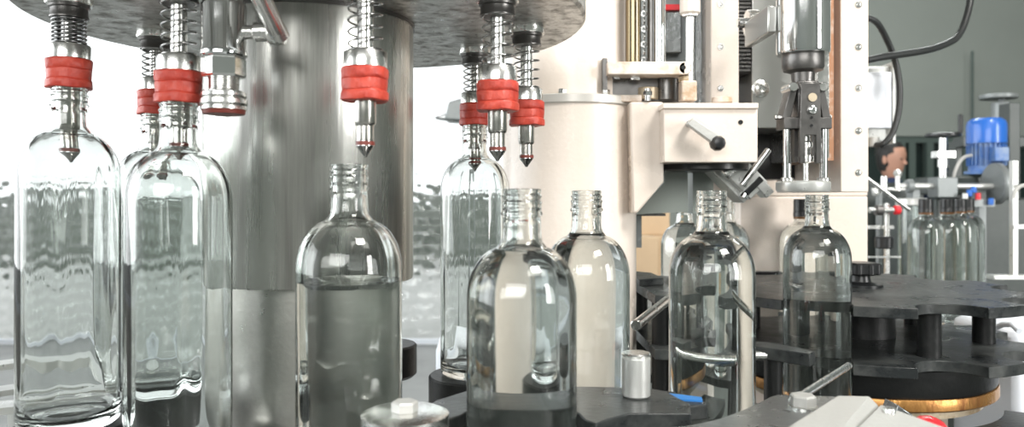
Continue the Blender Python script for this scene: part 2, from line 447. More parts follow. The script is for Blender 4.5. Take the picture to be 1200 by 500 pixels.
for i, z in enumerate((-.232, -.268)):
    mb = MB().ring((-.62, .98, 0), z - .008, z, .115, .150, 72); pr_.p('rail_ring', mb, WHITEST)
pr_.p('post', MB().cyl((-.62, .98, -.46), (-.62, .98, -.262), .02), WHITEST)
pr_.p('spoke', MB().box((-.74, .97, -.266), (-.50, .99, -.262)), WHITEST)

# steel valve between the stations
vx, vy = -.2240, .597
v = T('drain_valve', 'polished steel valve with side lever hanging before the drum', 'valve', (vx, vy, PB))
c = (vx, vy, 0)
s_ = 1 / (F / vy)
def vz(py): return (230 - py) * s_
v.p('valve_body', MB().lathe([(0, PB), (.0155, PB), (.0155, vz(4)), (.0166, vz(6)), (.0168, vz(8)), (.0168, vz(58)), (.0176, vz(60)), (.0176, vz(65)), (.0165, vz(67)), (0, vz(67))], c, 56), CHROME)
v.p('hex_nut', MB().hexa((vx, vy, vz(91)), (0, 0, 1), .0165, vz(66) - vz(91), .35), CHROME, smooth=False)
v.p('threaded_neck', MB().lathe([(.0110, vz(90))] + [((.0118 if i % 2 else .0108), vz(90 + i * 1.2)) for i in range(14)] + [(.011, vz(110)), (0, vz(110))], c, 40), SATIN)
fl = v.p('flange', MB().lathe([(0, vz(107)), (.0150, vz(107)), (.0168, vz(109)), (.0170, vz(113)), (.0160, vz(115.5)), (.0176, vz(117)), (.0178, vz(122)), (.0165, vz(124.5)), (.0172, vz(126)), (.0172, vz(129)), (0, vz(129))], c, 56), SATIN)
v.p('seal', MB().lathe([(0, vz(128)), (.0165, vz(128)), (.0155, vz(134)), (.011, vz(135)), (0, vz(133))], c, 48), BROWN, fl, 'brown rubber seal')
st = v.p('stem', MB().bevcyl((vx + .015, vy, vz(38)), (vx + .0245, vy - .001, vz(38)), .0055).bevcyl((vx + .0245, vy - .001, vz(38)), (vx + .037, vy - .002, vz(38)), .0075), SATIN)
v.p('collar', MB().bevcyl((vx + .036, vy - .003, vz(41)), (vx + .048, vy - .003, vz(41)), .0085), SATIN)
v.p('lever', MB().bevcyl((vx + .0455, vy - .004, vz(46)), (vx + .0385, vy - .050, vz(-4)), .0072, .0015), SATIN)

# ------------------------------------------------------------------ cream column
cx, cy = .0835, 1.12
col_ = T('machine_column', 'round cream painted machine column behind the right-hand nozzles', 'machine column', (cx, cy, -.46))
col_.p('upper_tube', MB().lathe([(0, .62), (.085, .62), (.085, .130), (0, .130)], (cx, cy, 0), 96), BEIGE)
col_.p('flange', MB().lathe([(.05, .1375), (.0985, .1375), (.0995, .1365), (.0995, .1265), (.0975, .1250), (.05, .1250)], (cx, cy, 0), 96), CREAMG) if False else None
FLG = mat('grey cream flange', (.62, .60, .56), .3, .3)
fo = col_.p('flange', MB().lathe([(.05, .1375), (.0985, .1375), (.0995, .1365), (.0995, .1265), (.0975, .1250), (.05, .1250)], (cx, cy, 0), 96), FLG)
for a in (-100, -62, -150, -20):
    d = Vector((cos(radians(a)), sin(radians(a)), 0)) * .092
    col_.p('bolt', MB().hexa((cx + d.x, cy + d.y, .137), (0, 0, 1), .006, .007, a), SATIN, fo, smooth=False)
col_.p('lower_tube', MB().lathe([(0, .126), (.0965, .126), (.0965, -.47), (0, -.47)], (cx, cy, 0), 96), BEIGE)

# cream housing to the right of the column
GUSS = mat('pale grey green paint', (.36, .40, .37), .4, 0, cvar=.3, cscale=9)
GROUND = mat('ground steel', (.55, .55, .53), .34, .9, rvar=.05, cscale=12)
h = T('gear_housing', 'cream folded sheet housing with black-knobbed lever, right of the column', 'machine housing', at(778, 190, 1.02))
def XZ(px, py, Y): q = at(px, py, Y); return (q.x, q.z)
poly = [XZ(740, 119, 1.03), XZ(778, 119, 1.03), XZ(778, 213, 1.03), XZ(747, 250, 1.03), XZ(736, 252, 1.03)]
poly = [XZ(738, 119, 1.03)] + poly[1:4] + [XZ(741, 250, 1.03)]
h.p('side_cover', MB().prismy(poly, 1.030, 1.20), BEIGE, bevel=.003)
h.p('front_box', MB().box(at(778, 127, 1.0), at(888, 190, 1.0) + Vector((0, .18, 0))), BEIGE, bevel=.0012)
h.p('lid', MB().box(at(777, 120.5, .995), at(889, 127, .995) + Vector((0, .188, 0))), BEIGE, bevel=.001)
lv = h.p('lever', (lambda mb: mb)(MB().prismy([XZ(803, 146, .985), XZ(810, 139, .985), XZ(846, 163, .985), XZ(838, 172, .985)], .974, .986)), ALU, bevel=.0012)
kn = MB().lathe([(0, 0), (.010, 0), (.0100, .004), (.0092, .010), (.0070, .016), (0, .018)], at(840, 168, .982) + Vector((0, 0, 0)), 10, (0, -1, 0))
h.p('lever_knob', kn, BLACKP, lv, 'black knob')
h.p('pivot', MB().cyl(at(808, 145, 1.0), at(808, 145, .986), .0045), SATIN)
h.p('hole_plug', MB().cyl(at(868, 143, 1.001), at(868, 143, .9985), .0030, 20), BLACKP)
h.p('turntable', MB().bevcyl(at(824, 190, 1.09), at(824, 201, 1.09), .064, .002), BLACKP, label='black disc')
h.p('gusset', MB().prismy([XZ(746, 251, 1.12), XZ(779, 213, 1.12), XZ(779, 190, 1.12), XZ(806, 190, 1.12), XZ(806, 248, 1.12)], 1.12, 1.145), GUSS, label='grey gusset plate')
h.p('inner_block', MB().box(at(812, 198, 1.15), at(836, 250, 1.15) + Vector((0, .04, 0))), GUSS)
h.p('bracket', MB().box(at(746, 250, 1.13), at(780, 253, 1.13) + Vector((0, .06, 0))), DSTEEL)
h.p('side_leg', MB().box(at(742, 250, 1.17), at(752, 290, 1.17) + Vector((0, .02, 0))), MGREY)

# mechanism on top of the housing
m = T('lift_linkage', 'rusty cream link bar with bolts and blocks above the housing lid', 'linkage', at(760, 118, 1.04))
Y = 1.02
m.p('link_bar', MB().box(at(712, 72, Y), at(803, 87, Y) + Vector((0, .05, 0))).cyl(at(803, 79.5, Y) + Vector((0, .0, 0)), at(803, 79.5, Y) + Vector((0, .05, 0)), .0085), BEIGEW, bevel=.001)
m.p('bar_hole', MB().cyl(at(801, 79, Y) + Vector((0, -.0006, 0)), at(801, 79, Y) + Vector((0, .004, 0)), .0030), BLACKP)
for px, py, w in ((722, 90, 5), (745, 91, 6)):
    m.p('bolt', MB().hexa(at(px, py + 3, Y + .02), (0, 0, 1), w / F * Y, .008, .2), SATIN, smooth=False)
m.p('niche_shade_block', MB().box(at(708, 87, 1.055), at(800, 119, 1.055) + Vector((0, .10, 0))).box(at(706, 68, 1.035), at(712, 119, 1.035) + Vector((0, .06, 0))), DSTEEL, bevel=.001)  # dark blocks stand in for the shade in the niche behind the link bar
m.p('base_block', MB().box(at(722, 111, 1.045), at(752, 119, 1.045) + Vector((0, .05, 0))), BEIGEW, bevel=.001)
m.p('lower_ring', MB().bevcyl(at(759, 117, 1.06), at(759, 103, 1.06), .0150), RUSTB)
m.p('stud', MB().cyl(at(759, 118, 1.03), at(759, 104, 1.03), .0042).hexa(at(759, 112, 1.03), (0, 0, 1), .0062, .006), CHROME, smooth=False)
m.p('bearing', MB().bevcyl(at(781, 118, 1.06), at(781, 88, 1.06), .014), DSTEEL)
m.p('rear_bearing', MB().bevcyl(at(737, 116, 1.10), at(737, 90, 1.10), .025), DSTEEL)
m.p('clevis_block', MB().box(at(799, 94, 1.02), at(817, 118, 1.02) + Vector((0, .022, 0))), BEIGEW, bevel=.002)
m.p('lock_nut', MB().hexa(at(805, 95, 1.02) + Vector((0, .012, 0)), (0, 0, 1), .009, .008, .1), RUSTB, smooth=False)
m.p('grommet', MB().bevcyl(at(846, 121, 1.03), at(846, 114, 1.03), .0135, .001), BEIGEW)
p = T('piston', 'thin chrome piston rod with cream cylinder above the link bar', 'piston', at(808, 94, 1.03))
p.p('rod', MB().cyl(at(808.5, 96, 1.03), at(808.5, 18, 1.03), .0058, 28), CHROME)
p.p('cylinder', MB().bevcyl(at(808.5, 18, 1.03), at(808.5, -90, 1.03), .0135, .003), BEIGE)
p.p('nut', MB().hexa(at(808.5, 20, 1.03), (0, 0, 1), .011, .010, .3), SATIN, smooth=False)
def upright(name, px, w, Y, m_, label, cat, y0=74, y1=-110, grp=None):
    return solo(name, MB().cyl(at(px, y0, Y), at(px, y1, Y), w / 2 / F * Y, 40), m_, at(px, y0, Y), label, cat, grp)
upright('brass_post', 742, 18, 1.055, BRASS, 'brownish brass tube post rising from the left of the link bar', 'post')
upright('steel_post', 773, 14, 1.055, CHROME, 'bright steel post rising from the middle of the link bar', 'post')
upright('dark_post', 763, 9, 1.06, DSTEEL, 'dark steel post squeezed between the brass and bright posts', 'post')
ch = MB()
for i in range(16):
    q = at(754.5, 70 - i * 9, 1.075)
    ch.ring((q.x, q.y, q.z), -.0012, .0012, .0022, .0046, 14, axis=(1, 0, 0) if i % 2 else (0, 1, 0))
solo('hoist_chain', ch, SATIN, at(754.5, 74, 1.075), 'thin steel chain hanging beside the brass post', 'chain')
solo('splash_guard', MB().box(at(716, 118, 1.26), at(832, -120, 1.26) + Vector((0, .01, 0))), MGREY, at(760, 118, 1.26), 'grey metal panel behind the posts and piston', 'panel')
solo('warning_strip', MB().box(at(780, 5, 1.24), at(798, 11.5, 1.24) + Vector((0, .012, 0))), REDP, at(790, 11, 1.245), 'short red strip on the grey panel behind the piston', 'strip')
solo('control_box', MB().box(at(781, 14, 1.235), at(799, 62, 1.235) + Vector((0, .025, 0))), GREYPL, at(790, 62, 1.25), 'small blue-grey box on the grey panel beside the piston', 'box', bevel=.002)
solo('guide_channel', MB().box(at(815, 195, 1.205), at(819, -120, 1.205) + Vector((0, .055, 0))).box(at(819, 195, 1.225), Vector((.3025, 1.26, .48))), GREYPL, at(820, 195, 1.24), 'narrow grey vertical channel left of the screwed cream rail', 'channel')

# ------------------------------------------------------------------ capping station
Yw = 1.445
b_ = T('capping_machine', 'large cream painted frame body behind the capping head', 'machine frame', at(940, 318, Yw + .1))
b_.p('body', MB().box((at(868, 0, Yw).x, Yw + .006, -.46), (at(1019, 0, Yw).x, Yw + .22, .0)).box((at(830, 0, Yw).x, Yw + .006, -.0), (at(1019, 0, Yw).x, Yw + .22, .65)), BEIGE, bevel=.003)
def screw(t, px, py, Y, r=.0048, parent=None):
    q = at(px, py, Y)
    t.p('screw', MB().ring((q.x, q.y, q.z), 0, .0010, r * .55, r, 20, axis=(0, -1, 0)).lathe([(0, .0001), (r * .62, .0001), (r * .6, .0018), (r * .3, .0020), (r * .3, .0009), (0, .0009)], (q.x, q.y, q.z), 18, (0, -1, 0)), SATIN, parent)
Yr = 1.17
lr = T('screwed_rail', 'left cream rail plate with screws, above the housing box', 'rail plate', at(850, 150, Yr), 'screwed rail plates of the capping station')
lr.p('plate', MB().box(at(833, 200, Yr), at(866, -120, Yr) + Vector((0, .272, 0))), BEIGEW2 if False else BEIGE, bevel=.0015)
for py in (103.5, 55, 5, -45): screw(lr, 844.5, py, Yr)
rr = T('screwed_rail', 'right cream rail plate with a column of screws, right of the capping head', 'rail plate', at(1000, 225, 1.12), 'screwed rail plates of the capping station')
rr.p('plate', MB().box(at(985, 225, 1.12), at(1018, -140, 1.12) + Vector((0, .27, 0))), BEIGE, bevel=.0015)
for py in (202, 153, 103, 55, 5.5, -42): screw(rr, 1006, py, 1.12)
rk = MB().box((.3463, 1.185, at(0, 86, 1.19).z), (.3665, 1.30, .46))
for i in range(44):
    q0 = Vector((.3470, 1.176, at(0, 84 - i * 4.6, 1.18).z)); q1 = Vector((.3660, 1.176, at(0, 81.6 - i * 4.6, 1.18).z))
    rk.box(q0, q1 + Vector((0, .010, 0)))
solo('gear_rack', rk, DSTEEL, at(873, 86, 1.24), 'dark toothed rack between cream rail and grey slide', 'gear rack', bevel=0)
solo('rack_slot', MB().box(at(866, 210, 1.30), Vector((.478, 1.43, .5))), BLACKP, at(925, 210, 1.34), 'black recess plate behind the rack and slide', 'recess')
sl = T('slide_carriage', 'grey steel slide plate carrying the spindle', 'slide', at(905, 150, 1.18))
sl.p('plate', MB().box(at(881, 150, 1.18), at(931, -120, 1.18) + Vector((0, .12, 0))), SLIDE if False else GREYSL if False else STEEL2 if False else WHITEST if False else GROUND, bevel=.0015)
sl.p('side_plate', MB().box(at(958, 185, 1.10), at(972, -120, 1.10) + Vector((0, .198, 0))), SATIN, bevel=.001)
sl.p('copper_strip', MB().box(at(970, 188, 1.11), at(977, -120, 1.11) + Vector((0, .188, 0))), OXIDE, label='rusty copper coloured strip')
sl.p('cap_screw', MB().lathe([(0, 0), (.0135, 0), (.0135, .002), (.0105, .003), (.0100, .009), (.006, .011), (.004, .008), (0, .008)], at(891, 104, 1.18), 30, (0, -1, 0)), SATIN)
sl.p('clamp_block', MB().box((.333, 1.0, at(0, 38, 1.0).z), (.3452, 1.10, at(0, 6, 1.0).z)), GROUND, bevel=.002)
q = at(882, 27, 1.11)
gm = MB(); n = 22
for (xa, xb) in ((q.x - .009, q.x + .007),):
    pts = []
    for k in range(n * 4):
        a = 2 * pi * k / (n * 4); r_ = .0190 if k % 4 < 2 else .0165
        pts.append((cos(a) * r_, sin(a) * r_))
    N_ = len(pts)
    gm.add([(xa, q.y + u, q.z + w) for u, w in pts] + [(xb, q.y + u, q.z + w) for u, w in pts],
           [tuple(range(N_)), tuple(reversed(range(N_, 2 * N_)))] + [(i, N_ + i, N_ + (i + 1) % N_, (i + 1) % N_) for i in range(N_)])
gr = sl.p('pinion_gear', gm, SATIN, smooth=False)
sl.p('gear_shaft', MB().bevcyl((q.x - .022, q.y, q.z), (q.x - .005, q.y, q.z), .0075, .002), CHROME, gr)

Yk = 1.0
kx = at(941, 0, Yk).x
def kz(py): return (230 - py) / F * Yk
k_ = T('capping_chuck', 'dark steel capping head on a chrome spindle, above the right-hand bottle', 'capping head', (kx, Yk, kz(225)))
c = (kx, Yk, 0)
k_.p('spindle', MB().lathe([(0, .42), (.0335, .42), (.0335, kz(61)), (.0325, kz(64)), (0, kz(64))], c, 40), CHROME)
k_.p('chuck', MB().lathe([(0, kz(62)), (.0255, kz(62)), (.0265, kz(64)), (.0265, kz(79)), (.0245, kz(83)), (.0150, kz(86)), (.0142, kz(97)), (0, kz(97))], c, 44), DSTEEL)
k_.p('clamp_body', MB().box((kx - .0130, Yk - .020, kz(97)), (kx + .0130, Yk + .018, kz(152))), DSTEEL, bevel=.0015)
fp = k_.p('face_plate', MB().prismy([(kx - .012, kz(100)), (kx + .012, kz(100)), (kx + .0135, kz(150)), (kx + .0135, kz(192)), (kx + .007, kz(192)), (kx + .007, kz(160)), (kx - .007, kz(160)), (kx - .007, kz(192)), (kx - .0135, kz(192)), (kx - .0135, kz(150))], Yk - .026, Yk - .019), MATS['dark steel'], bevel=.0008)
k_.p('badge', MB().cyl((kx + .002, Yk - .026, kz(117)), (kx + .002, Yk - .0275, kz(117)), .0055, 24), RUSTB, fp, 'round copper coloured badge')
k_.p('face_screw', MB().lathe([(0, 0), (.0055, 0), (.0055, .003), (.003, .0045), (0, .0045)], (kx + .002, Yk - .026, kz(131)), 20, (0, -1, 0)), CHROME, fp)
for py in (140, 149):
    k_.p('face_hole', MB().cyl((kx + .001, Yk - .0255, kz(py)), (kx + .001, Yk - .0268, kz(py)), .0018, 12), BLACKP, fp)
k_.p('cross_bar', MB().box((kx - .031, Yk - .018, kz(139)), (kx + .0305, Yk + .012, kz(152))), MATS['dark steel'], bevel=.001)
for sx in (-1, 1):
    a0 = Vector((kx + sx * .016, Yk - .004, kz(100))); a1 = Vector((kx + sx * .026, Yk - .004, kz(140)))
    ar = k_.p('jaw_arm', MB().prismy([(a0.x - .004, a0.z), (a0.x + .0055, a0.z), (a1.x + .005, a1.z), (a1.x - .006, a1.z)], Yk - .014, Yk + .010), DSTEEL, bevel=.001)
    k_.p('pivot_pin', MB().bevcyl((kx + sx * .019, Yk - .020, kz(104)), (kx + sx * .019, Yk + .012, kz(104)), .0062, .001), SATIN, ar)
    k_.p('bar_screw', MB().hexa((kx + sx * .0305, Yk, kz(137)), (sx, 0, 0), .0035, .006), SATIN, smooth=False)
    for py0 in (150,):
        k_.p('side_rod', MB().cyl((kx + sx * .0235, Yk - .008, kz(150)), (kx + sx * .0235, Yk - .008, kz(213)), .0050, 24), CHROME)
    k_.p('rod_foot', MB().bevcyl((kx + sx * .0235, Yk - .008, kz(208)), (kx + sx * .0235, Yk - .008, kz(213)), .0078, .001), SATIN)
k_.p('rear_rod', MB().cyl((kx - .016, Yk + .018, kz(150)), (kx - .016, Yk + .018, kz(213)), .0035, 20), DSTEEL)
k_.p('inner_plunger', MB().lathe([(0, kz(152)), (.0055, kz(152)), (.0055, kz(166)), (.0085, kz(168)), (.0085, kz(173)), (.006, kz(175)), (.006, kz(182)), (.0095, kz(183)), (.0095, kz(190)), (.0035, kz(192)), (.0035, kz(212)), (0, kz(212))], (kx - .001, Yk - .012, 0), 28), SATIN)
k_.p('inner_leg', MB().box((kx - .0135, Yk - .006, kz(150)), (kx - .009, Yk + .010, kz(190))).box((kx + .009, Yk - .006, kz(150)), (kx + .0135, Yk + .010, kz(190))), DSTEEL)
k_.p('pressure_disc', MB().lathe([(0, kz(212)), (.0315, kz(212)), (.0338, kz(214)), (.0338, kz(222)), (.0322, kz(224.5)), (0, kz(224.5))], (kx, Yk, 0), 56), WHITEST, label='pale steel disc')

# tilted clamp by the housing
w = T('tilted_clamp', 'shiny steel clamp block tilted under the housing corner', 'clamp', at(868, 215, 1.10))
def tb(px, py, L_, W_, D_, ang_, Y_):
    q = at(px, py, Y_); mb = MB().box((-L_ / 2, -D_ / 2, -W_ / 2), (L_ / 2, D_ / 2, W_ / 2))
    return mb.xf(Matrix.Translation(q) @ Matrix.Rotation(radians(ang_), 4, 'Y'))
w.p('clamp_plate', tb(849, 209, .078, .020, .05, 46, 1.10), WHITEST, bevel=.001)
w.p('clamp_block', tb(869, 208, .052, .034, .045, 46, 1.08), WHITEST, bevel=.0015)
w.p('end_block', tb(892, 220, .026, .014, .03, 48, 1.07), WHITEST, bevel=.0015)
w.p('dark_pad', tb(877, 218, .030, .008, .052, -44, 1.078), BLACKP, bevel=.001)
w.p('clamp_rod', MB().bevcyl(at(869, 217, 1.045), at(901, 175, 1.045), .0044, .0008), CHROME)
w.p('tube_socket', MB().bevcyl(at(848, 205, 1.05), at(864, 190, 1.05), .0085, .0015), SATIN)
w.p('wing_nut', MB().bevcyl(at(871, 232, 1.06), at(874, 226, 1.06), .006, .001), CHROME)
w.p('hanger', MB().box(at(855, 192, 1.12), at(862, 212, 1.12) + Vector((0, .02, 0))), SATIN)

# ------------------------------------------------------------------ star wheel
W0 = (.514, 1.132)
def star(R_, n, a0, pr_r, hub=None):
    pts = []
    for i in range(n):
        a = a0 + 2 * pi * i / n
        half = 2 * math.asin(pr_r / (2 * R_))
        c_ = (cos(a) * R_, sin(a) * R_)
        s = (cos(a - half) * R_, sin(a - half) * R_)
        # concave arc from a-half to a+half around c_
        s0 = math.atan2(s[1] - c_[1], s[0] - c_[0]); e = (cos(a + half) * R_, sin(a + half) * R_)
        e0 = math.atan2(e[1] - c_[1], e[0] - c_[0])
        d = (e0 - s0)
        while d > 0: d -= 2 * pi
        while d < -2 * pi: d += 2 * pi
        K = 16
        pts += [(c_[0] + pr_r * cos(s0 + d * k / K), c_[1] + pr_r * sin(s0 + d * k / K)) for k in range(K + 1)]
        a_n = a0 + 2 * pi * (i + 1) / n - half; a_s = a + half
        for k in range(1, 8): pts.append((cos(a_s + (a_n - a_s) * k / 8) * R_, sin(a_s + (a_n - a_s) * k / 8) * R_))
    return pts
sp = star(.226, 9, radians(-127.5), .0430)
spw = [(x + W0[0], y + W0[1]) for x, y in sp]
sw = T('star_wheel', 'large black star wheel of two scalloped plates right of the capping station', 'star wheel', (*W0, -.30))
sw.p('upper_plate', MB().prism(spw, -.1455, -.1325), BLACK, ang=30, bevel=.0008)
sw.p('lower_plate', MB().prism(spw, -.2165, -.2030), BLACK, ang=30, bevel=.0008)
sw.p('hub', MB().cyl((*W0, -.2035), (*W0, -.1450), .046, 64), BLACKR)
for i in range(6):
    a = radians(-84 + 60 * i) ; r_ = .156
    if i % 3 == 2 and False: continue
    sw.p('spacer', MB().cyl((W0[0] + r_ * cos(a), W0[1] + r_ * sin(a), -.2035), (W0[0] + r_ * cos(a), W0[1] + r_ * sin(a), -.1450), .0145, 32), BLACKR)
kb = sw.p('centre_knob', MB().lathe([(0, -.1325), (.030, -.1325), (.030, -.1285), (.014, -.125), (.012, -.113)] , (*W0, 0), 40).lathe([(0, -.115)] + [(.022, -.115), (.0255, -.112), (.0255, -.100), (.022, -.097), (0, -.0965)], (*W0, 0), 12), BLACKP)
mb = MB()
for i in range(8):
    a = i * pi / 4 + .2; mb.bevcyl((W0[0] + .021 * cos(a), W0[1] + .021 * sin(a), -.1145), (W0[0] + .021 * cos(a), W0[1] + .021 * sin(a), -.0975), .0068, .002, 16)
sw.p('knob_grip', mb, BLACKP, kb)
base_ = T('wheel_base', 'round black bearing with stained brass ring under the star wheel', 'bearing base', (*W0, -.46))
base_.p('bearing_ring', MB().lathe([(0, -.2180), (.170, -.2180), (.172, -.220), (.172, -.252), (.170, -.255), (0, -.255)], (*W0, 0), 96), BLACKR)
base_.p('brass_ring', MB().lathe([(0, -.255), (.1725, -.255), (.1735, -.257), (.1735, -.269), (.1715, -.271), (0, -.271)], (*W0, 0), 96), RUST, label='stained golden ring')
base_.p('flange', MB().lathe([(0, -.271), (.156, -.271), (.156, -.284), (.140, -.287), (.120, -.289), (0, -.289)], (*W0, 0), 96), RUSTB)
base_.p('column', MB().cyl((*W0, -.289), (*W0, -.46), .112, 64), RUSTB)

# guides hugging the wheel on its left
def arc(c_, r_, a0, a1, K=14): return [(c_[0] + r_ * cos(radians(a0 + (a1 - a0) * k / K)), c_[1] + r_ * sin(radians(a0 + (a1 - a0) * k / K))) for k in range(K + 1)]
gpoly = arc(W0, .283, 152, 203) + [(.236, 1.005), (.190, 1.02), (.186, 1.27), (.22, 1.28)]
g = T('bottle_guide', 'dark curved guide plates left of the star wheel beside the cream column', 'guide', (.21, 1.15, -.22))
g.p('upper_plate', MB().prism(gpoly, -.1440, -.1310), BLACK, bevel=.0008)
g.p('upper_step', MB().prism([(.186, 1.12), (.225, 1.14), (.222, 1.22), (.186, 1.26)], -.131, -.121), BLACK, bevel=.001)
g.p('lower_plate', MB().prism(gpoly, -.2165, -.2030), BLACK, bevel=.0008)
for x, y in ((.205, 1.06), (.205, 1.23)): g.p('spacer', MB().cyl((x, y, -.46), (x, y, -.1435), .012), BLACKR)
g2 = T('outlet_guide', 'low black guide bar between the two right-hand filled bottles', 'guide', (.30, .80, -.22))
g2.p('guide_bar', MB().prism([(.262, .905), (.300, .885), (.330, .835), (.318, .82), (.285, .855), (.255, .87)], -.182, -.168), BLACK, bevel=.001)
g2.p('post', MB().cyl((.295, .868, -.46), (.295, .868, -.181), .010), BLACKR)
solo('guide_pin', MB().bevcyl(at(899, 416, .86), (.205, .872, -.180), .0052, .0008), SATIN, (.25, .865, -.18), 'short steel pin sticking out right of the streaked bottle', 'pin')
solo('guide_pin', MB().bevcyl(at(745, 381, .80), (.212, .99, -.1245), .0056, .0008), SATIN, (.16, .88, -.13), 'steel pin pointing at the camera left of the streaked bottle', 'pin')
solo('spacer_strip', MB().box(at(880, 318.5, 1.430), at(918, 326.5, 1.430) + Vector((0, .0205, 0))), BLACKP, at(900, 326, 1.385), 'black strip at the foot of the cream frame body', 'block')

tr = T('bottle_track', 'black track carrying bottles round the front of the star wheel', 'track', (.514, .90, -.46))
tr.p('track_plate', MB().prism(arc(W0, .270, 180, 330, 30) + arc(W0, .178, 330, 180, 30), -.302, -.2898), BLACK, bevel=.001)
for a in (200, 300): tr.p('post', MB().cyl((W0[0] + .22 * cos(radians(a)), W0[1] + .22 * sin(radians(a)), -.46), (W0[0] + .22 * cos(radians(a)), W0[1] + .22 * sin(radians(a)), -.3015), .012), BLACKR)
tr = T('transfer_belt', 'black belt track carrying bottles between the star wheel and cream frame', 'belt track', (.45, 1.37, -.46))
tr.p('track_plate', MB().box((.215, 1.285, -.312), (.72, 1.440, -.2985)), BLACK, bevel=.001)
for x in (.24, .69): tr.p('post', MB().cyl((x, 1.40, -.46), (x, 1.40, -.3115), .012), BLACKR)
tr = T('infeed_track', 'black track under the three large foreground bottles', 'track', (.12, .65, -.46))
tr.p('track_plate', MB().box((-.036, .510, -.300), (.25, .785, -.2866)), BLACK, bevel=.001)
for x, y in ((.0, .75), (.23, .65)): tr.p('post', MB().cyl((x, y, -.46), (x, y, -.2995), .012), BLACKR)
# support bed under everything: dark
bed = T('machine_bed', 'dark steel machine bed under the star wheel and guides', 'machine bed', (.5, 1.0, -1.35))
bed.p('bed_top', MB().box((.145, .55, -.475), (1.25, 1.62, -.46)), MDARK, bevel=.002)
bed.p('bed_body', MB().box((.17, .66, -1.33), (1.2, 1.58, -.475)), MDARK)
bed2 = T('carousel_bed', 'grey steel bed under the filling drum', 'machine bed', (-.2, .8, -1.35))
bed2.p('bed_top', MB().box((-.60, .36, -.50), (.140, 1.30, -.475)), MGREY, bevel=.002)
bed2.p('bed_body', MB().box((-.56, .40, -1.33), (.12, 1.26, -.50)), MGREY)
solo('white_bin', MB().box((.80, 1.22, -.46), (1.10, 1.40, -.215)), WHITEP, (.95, 1.31, -.46), 'white plastic box to the right below the star wheel', 'box', bevel=.012)
solo('white_hose', MB().tube([at(1150, 402, 1.22) + Vector((0, .0, 0)), at(1163, 386, 1.22), at(1175, 380, 1.2), at(1186, 380, 1.17), at(1195, 388, 1.15)], .0045, 12), WHITEP, at(1175, 390, 1.2), 'short white hose bent between the two star wheel plates', 'hose')

# ------------------------------------------------------------------ near star plate, disc, roller
fx, fy = .007, .558
poly = [(-.115, .44), (-.046, .44), (-.046, fy)]
poly += [(fx + .046 * cos(radians(a)), fy + .046 * sin(radians(a))) for a in range(165, 14, -12)]
poly += [(.0530, fy), (.060, .548), (.070, .560), (.088, .574), (.134, .574), (.139, .600), (.128, .640), (.113, .652), (.060, .6555), (.0, .655), (-.035, .645), (-.060, .612), (-.072, .575), (-.090, .535), (-.115, .515)]
np_ = T('near_star_plate', 'dark wet-looking scalloped plate around the middle foreground bottle', 'star plate', (0, .56, -.46))
np_.p('plate', MB().prism(poly, -.180, -.1620), GREYW if False else BLACK, bevel=.001)
np_.p('lower_plate', MB().prism([(x * .98, y + .012) for x, y in poly], -.258, -.242), BLACK, bevel=.001)
for x, y in ((-.072, .500), (.105, .615)): np_.p('shaft', MB().cyl((x, y, -.4595 if x < 0 else -.2866), (x, y, -.179), .012), SATIN)
dc = T('hub_cap', 'round bright steel cap with a hexagon bolt at the bottom left of the middle bottle', 'cap', (-.0735, .527, -.162))
c = (-.0735, .527, 0)
dc.p('disc', MB().lathe([(0, -.1475), (.0265, -.1475), (.0300, -.1490), (.0302, -.1575), (.0290, -.1620), (0, -.1620)], c, 72), SATIN)
dc.p('hex_bolt', MB().hexa((-.0735, .527, -.1476), (0, 0, 1), .0092, .0075, .25), ALU, smooth=False)
rl = T('guide_roller', 'short standing aluminium roller right of the filled bottle', 'roller', (.1005, .622, -.162))
rl.p('roller', MB().bevcyl((.1005, .622, -.1618), (.1005, .622, -.1290), .0115, .0015, 48), WHITEST)
rl.p('roller_cap', MB().bevcyl((.1005, .622, -.1290), (.1005, .622, -.1262), .0118, .001, 48), SATIN)
solo('blue_film', MB().prism([(.124, .700), (.150, .690), (.168, .680), (.166, .669), (.150, .672), (.128, .685)], -.1790, -.1775), BTAPE, (.148, .685, -.179), 'scrap of bright blue film lying on a black bracket by the roller', 'film')
br = T('pocket_bracket', 'black bracket behind the roller, reaching under the streaked bottle', 'bracket', (.15, .68, -.46))
br.p('bracket_plate', MB().prism([(.118, .712), (.150, .705), (.1495, .690), (.168, .683), (.168, .660), (.139, .652), (.118, .662)], -.1915, -.179), BLACK, bevel=.001)
br.p('post', MB().cyl((.135, .680, -.2866), (.135, .680, -.191), .009), BLACKR)
solo('steel_block', MB().box(at(783, 462, .66), at(792, 480, .66) + Vector((0, .01, 0))), SATIN, at(787, 480, .665), 'tiny bright steel block beside the black bracket', 'block', bevel=.001) if False else None

# ------------------------------------------------------------------ foreground bottom right
def fl_(px, py, h_): Y_ = h_ * F / (py - 230); return ((px - 600) / F * Y_, Y_)
H1 = .160
pl = [fl_(800, 499, H1), fl_(822, 495, H1), fl_(845, 489.5, H1), fl_(868, 481, H1), fl_(888, 472, H1), fl_(904, 464, H1), fl_(912, 462, H1), fl_(978, 464, H1), (.262, .40), (.10, .40), (.10, .53)]
fpz = T('guide_mount', 'smooth grey metal mounting plate at the bottom edge, with a curved side', 'plate', (.2, .5, -.175))
fpz.p('plate', MB().prism(pl, -.170, -H1), GREYPL, bevel=.0008)
fpz.p('support', MB().cyl((.19, .48, -1.34), (.19, .48, -.169), .02), DSTEEL)
nx, ny = fl_(941, 477, H1)
nt_ = T('hex_nut', 'large hexagon nut with washer on the grey mounting plate', 'nut', (nx, ny, -H1))
nt_.p('washer', MB().ring((nx, ny, 0), -H1, -H1 + .0012, .004, .0108, 36), SATIN)
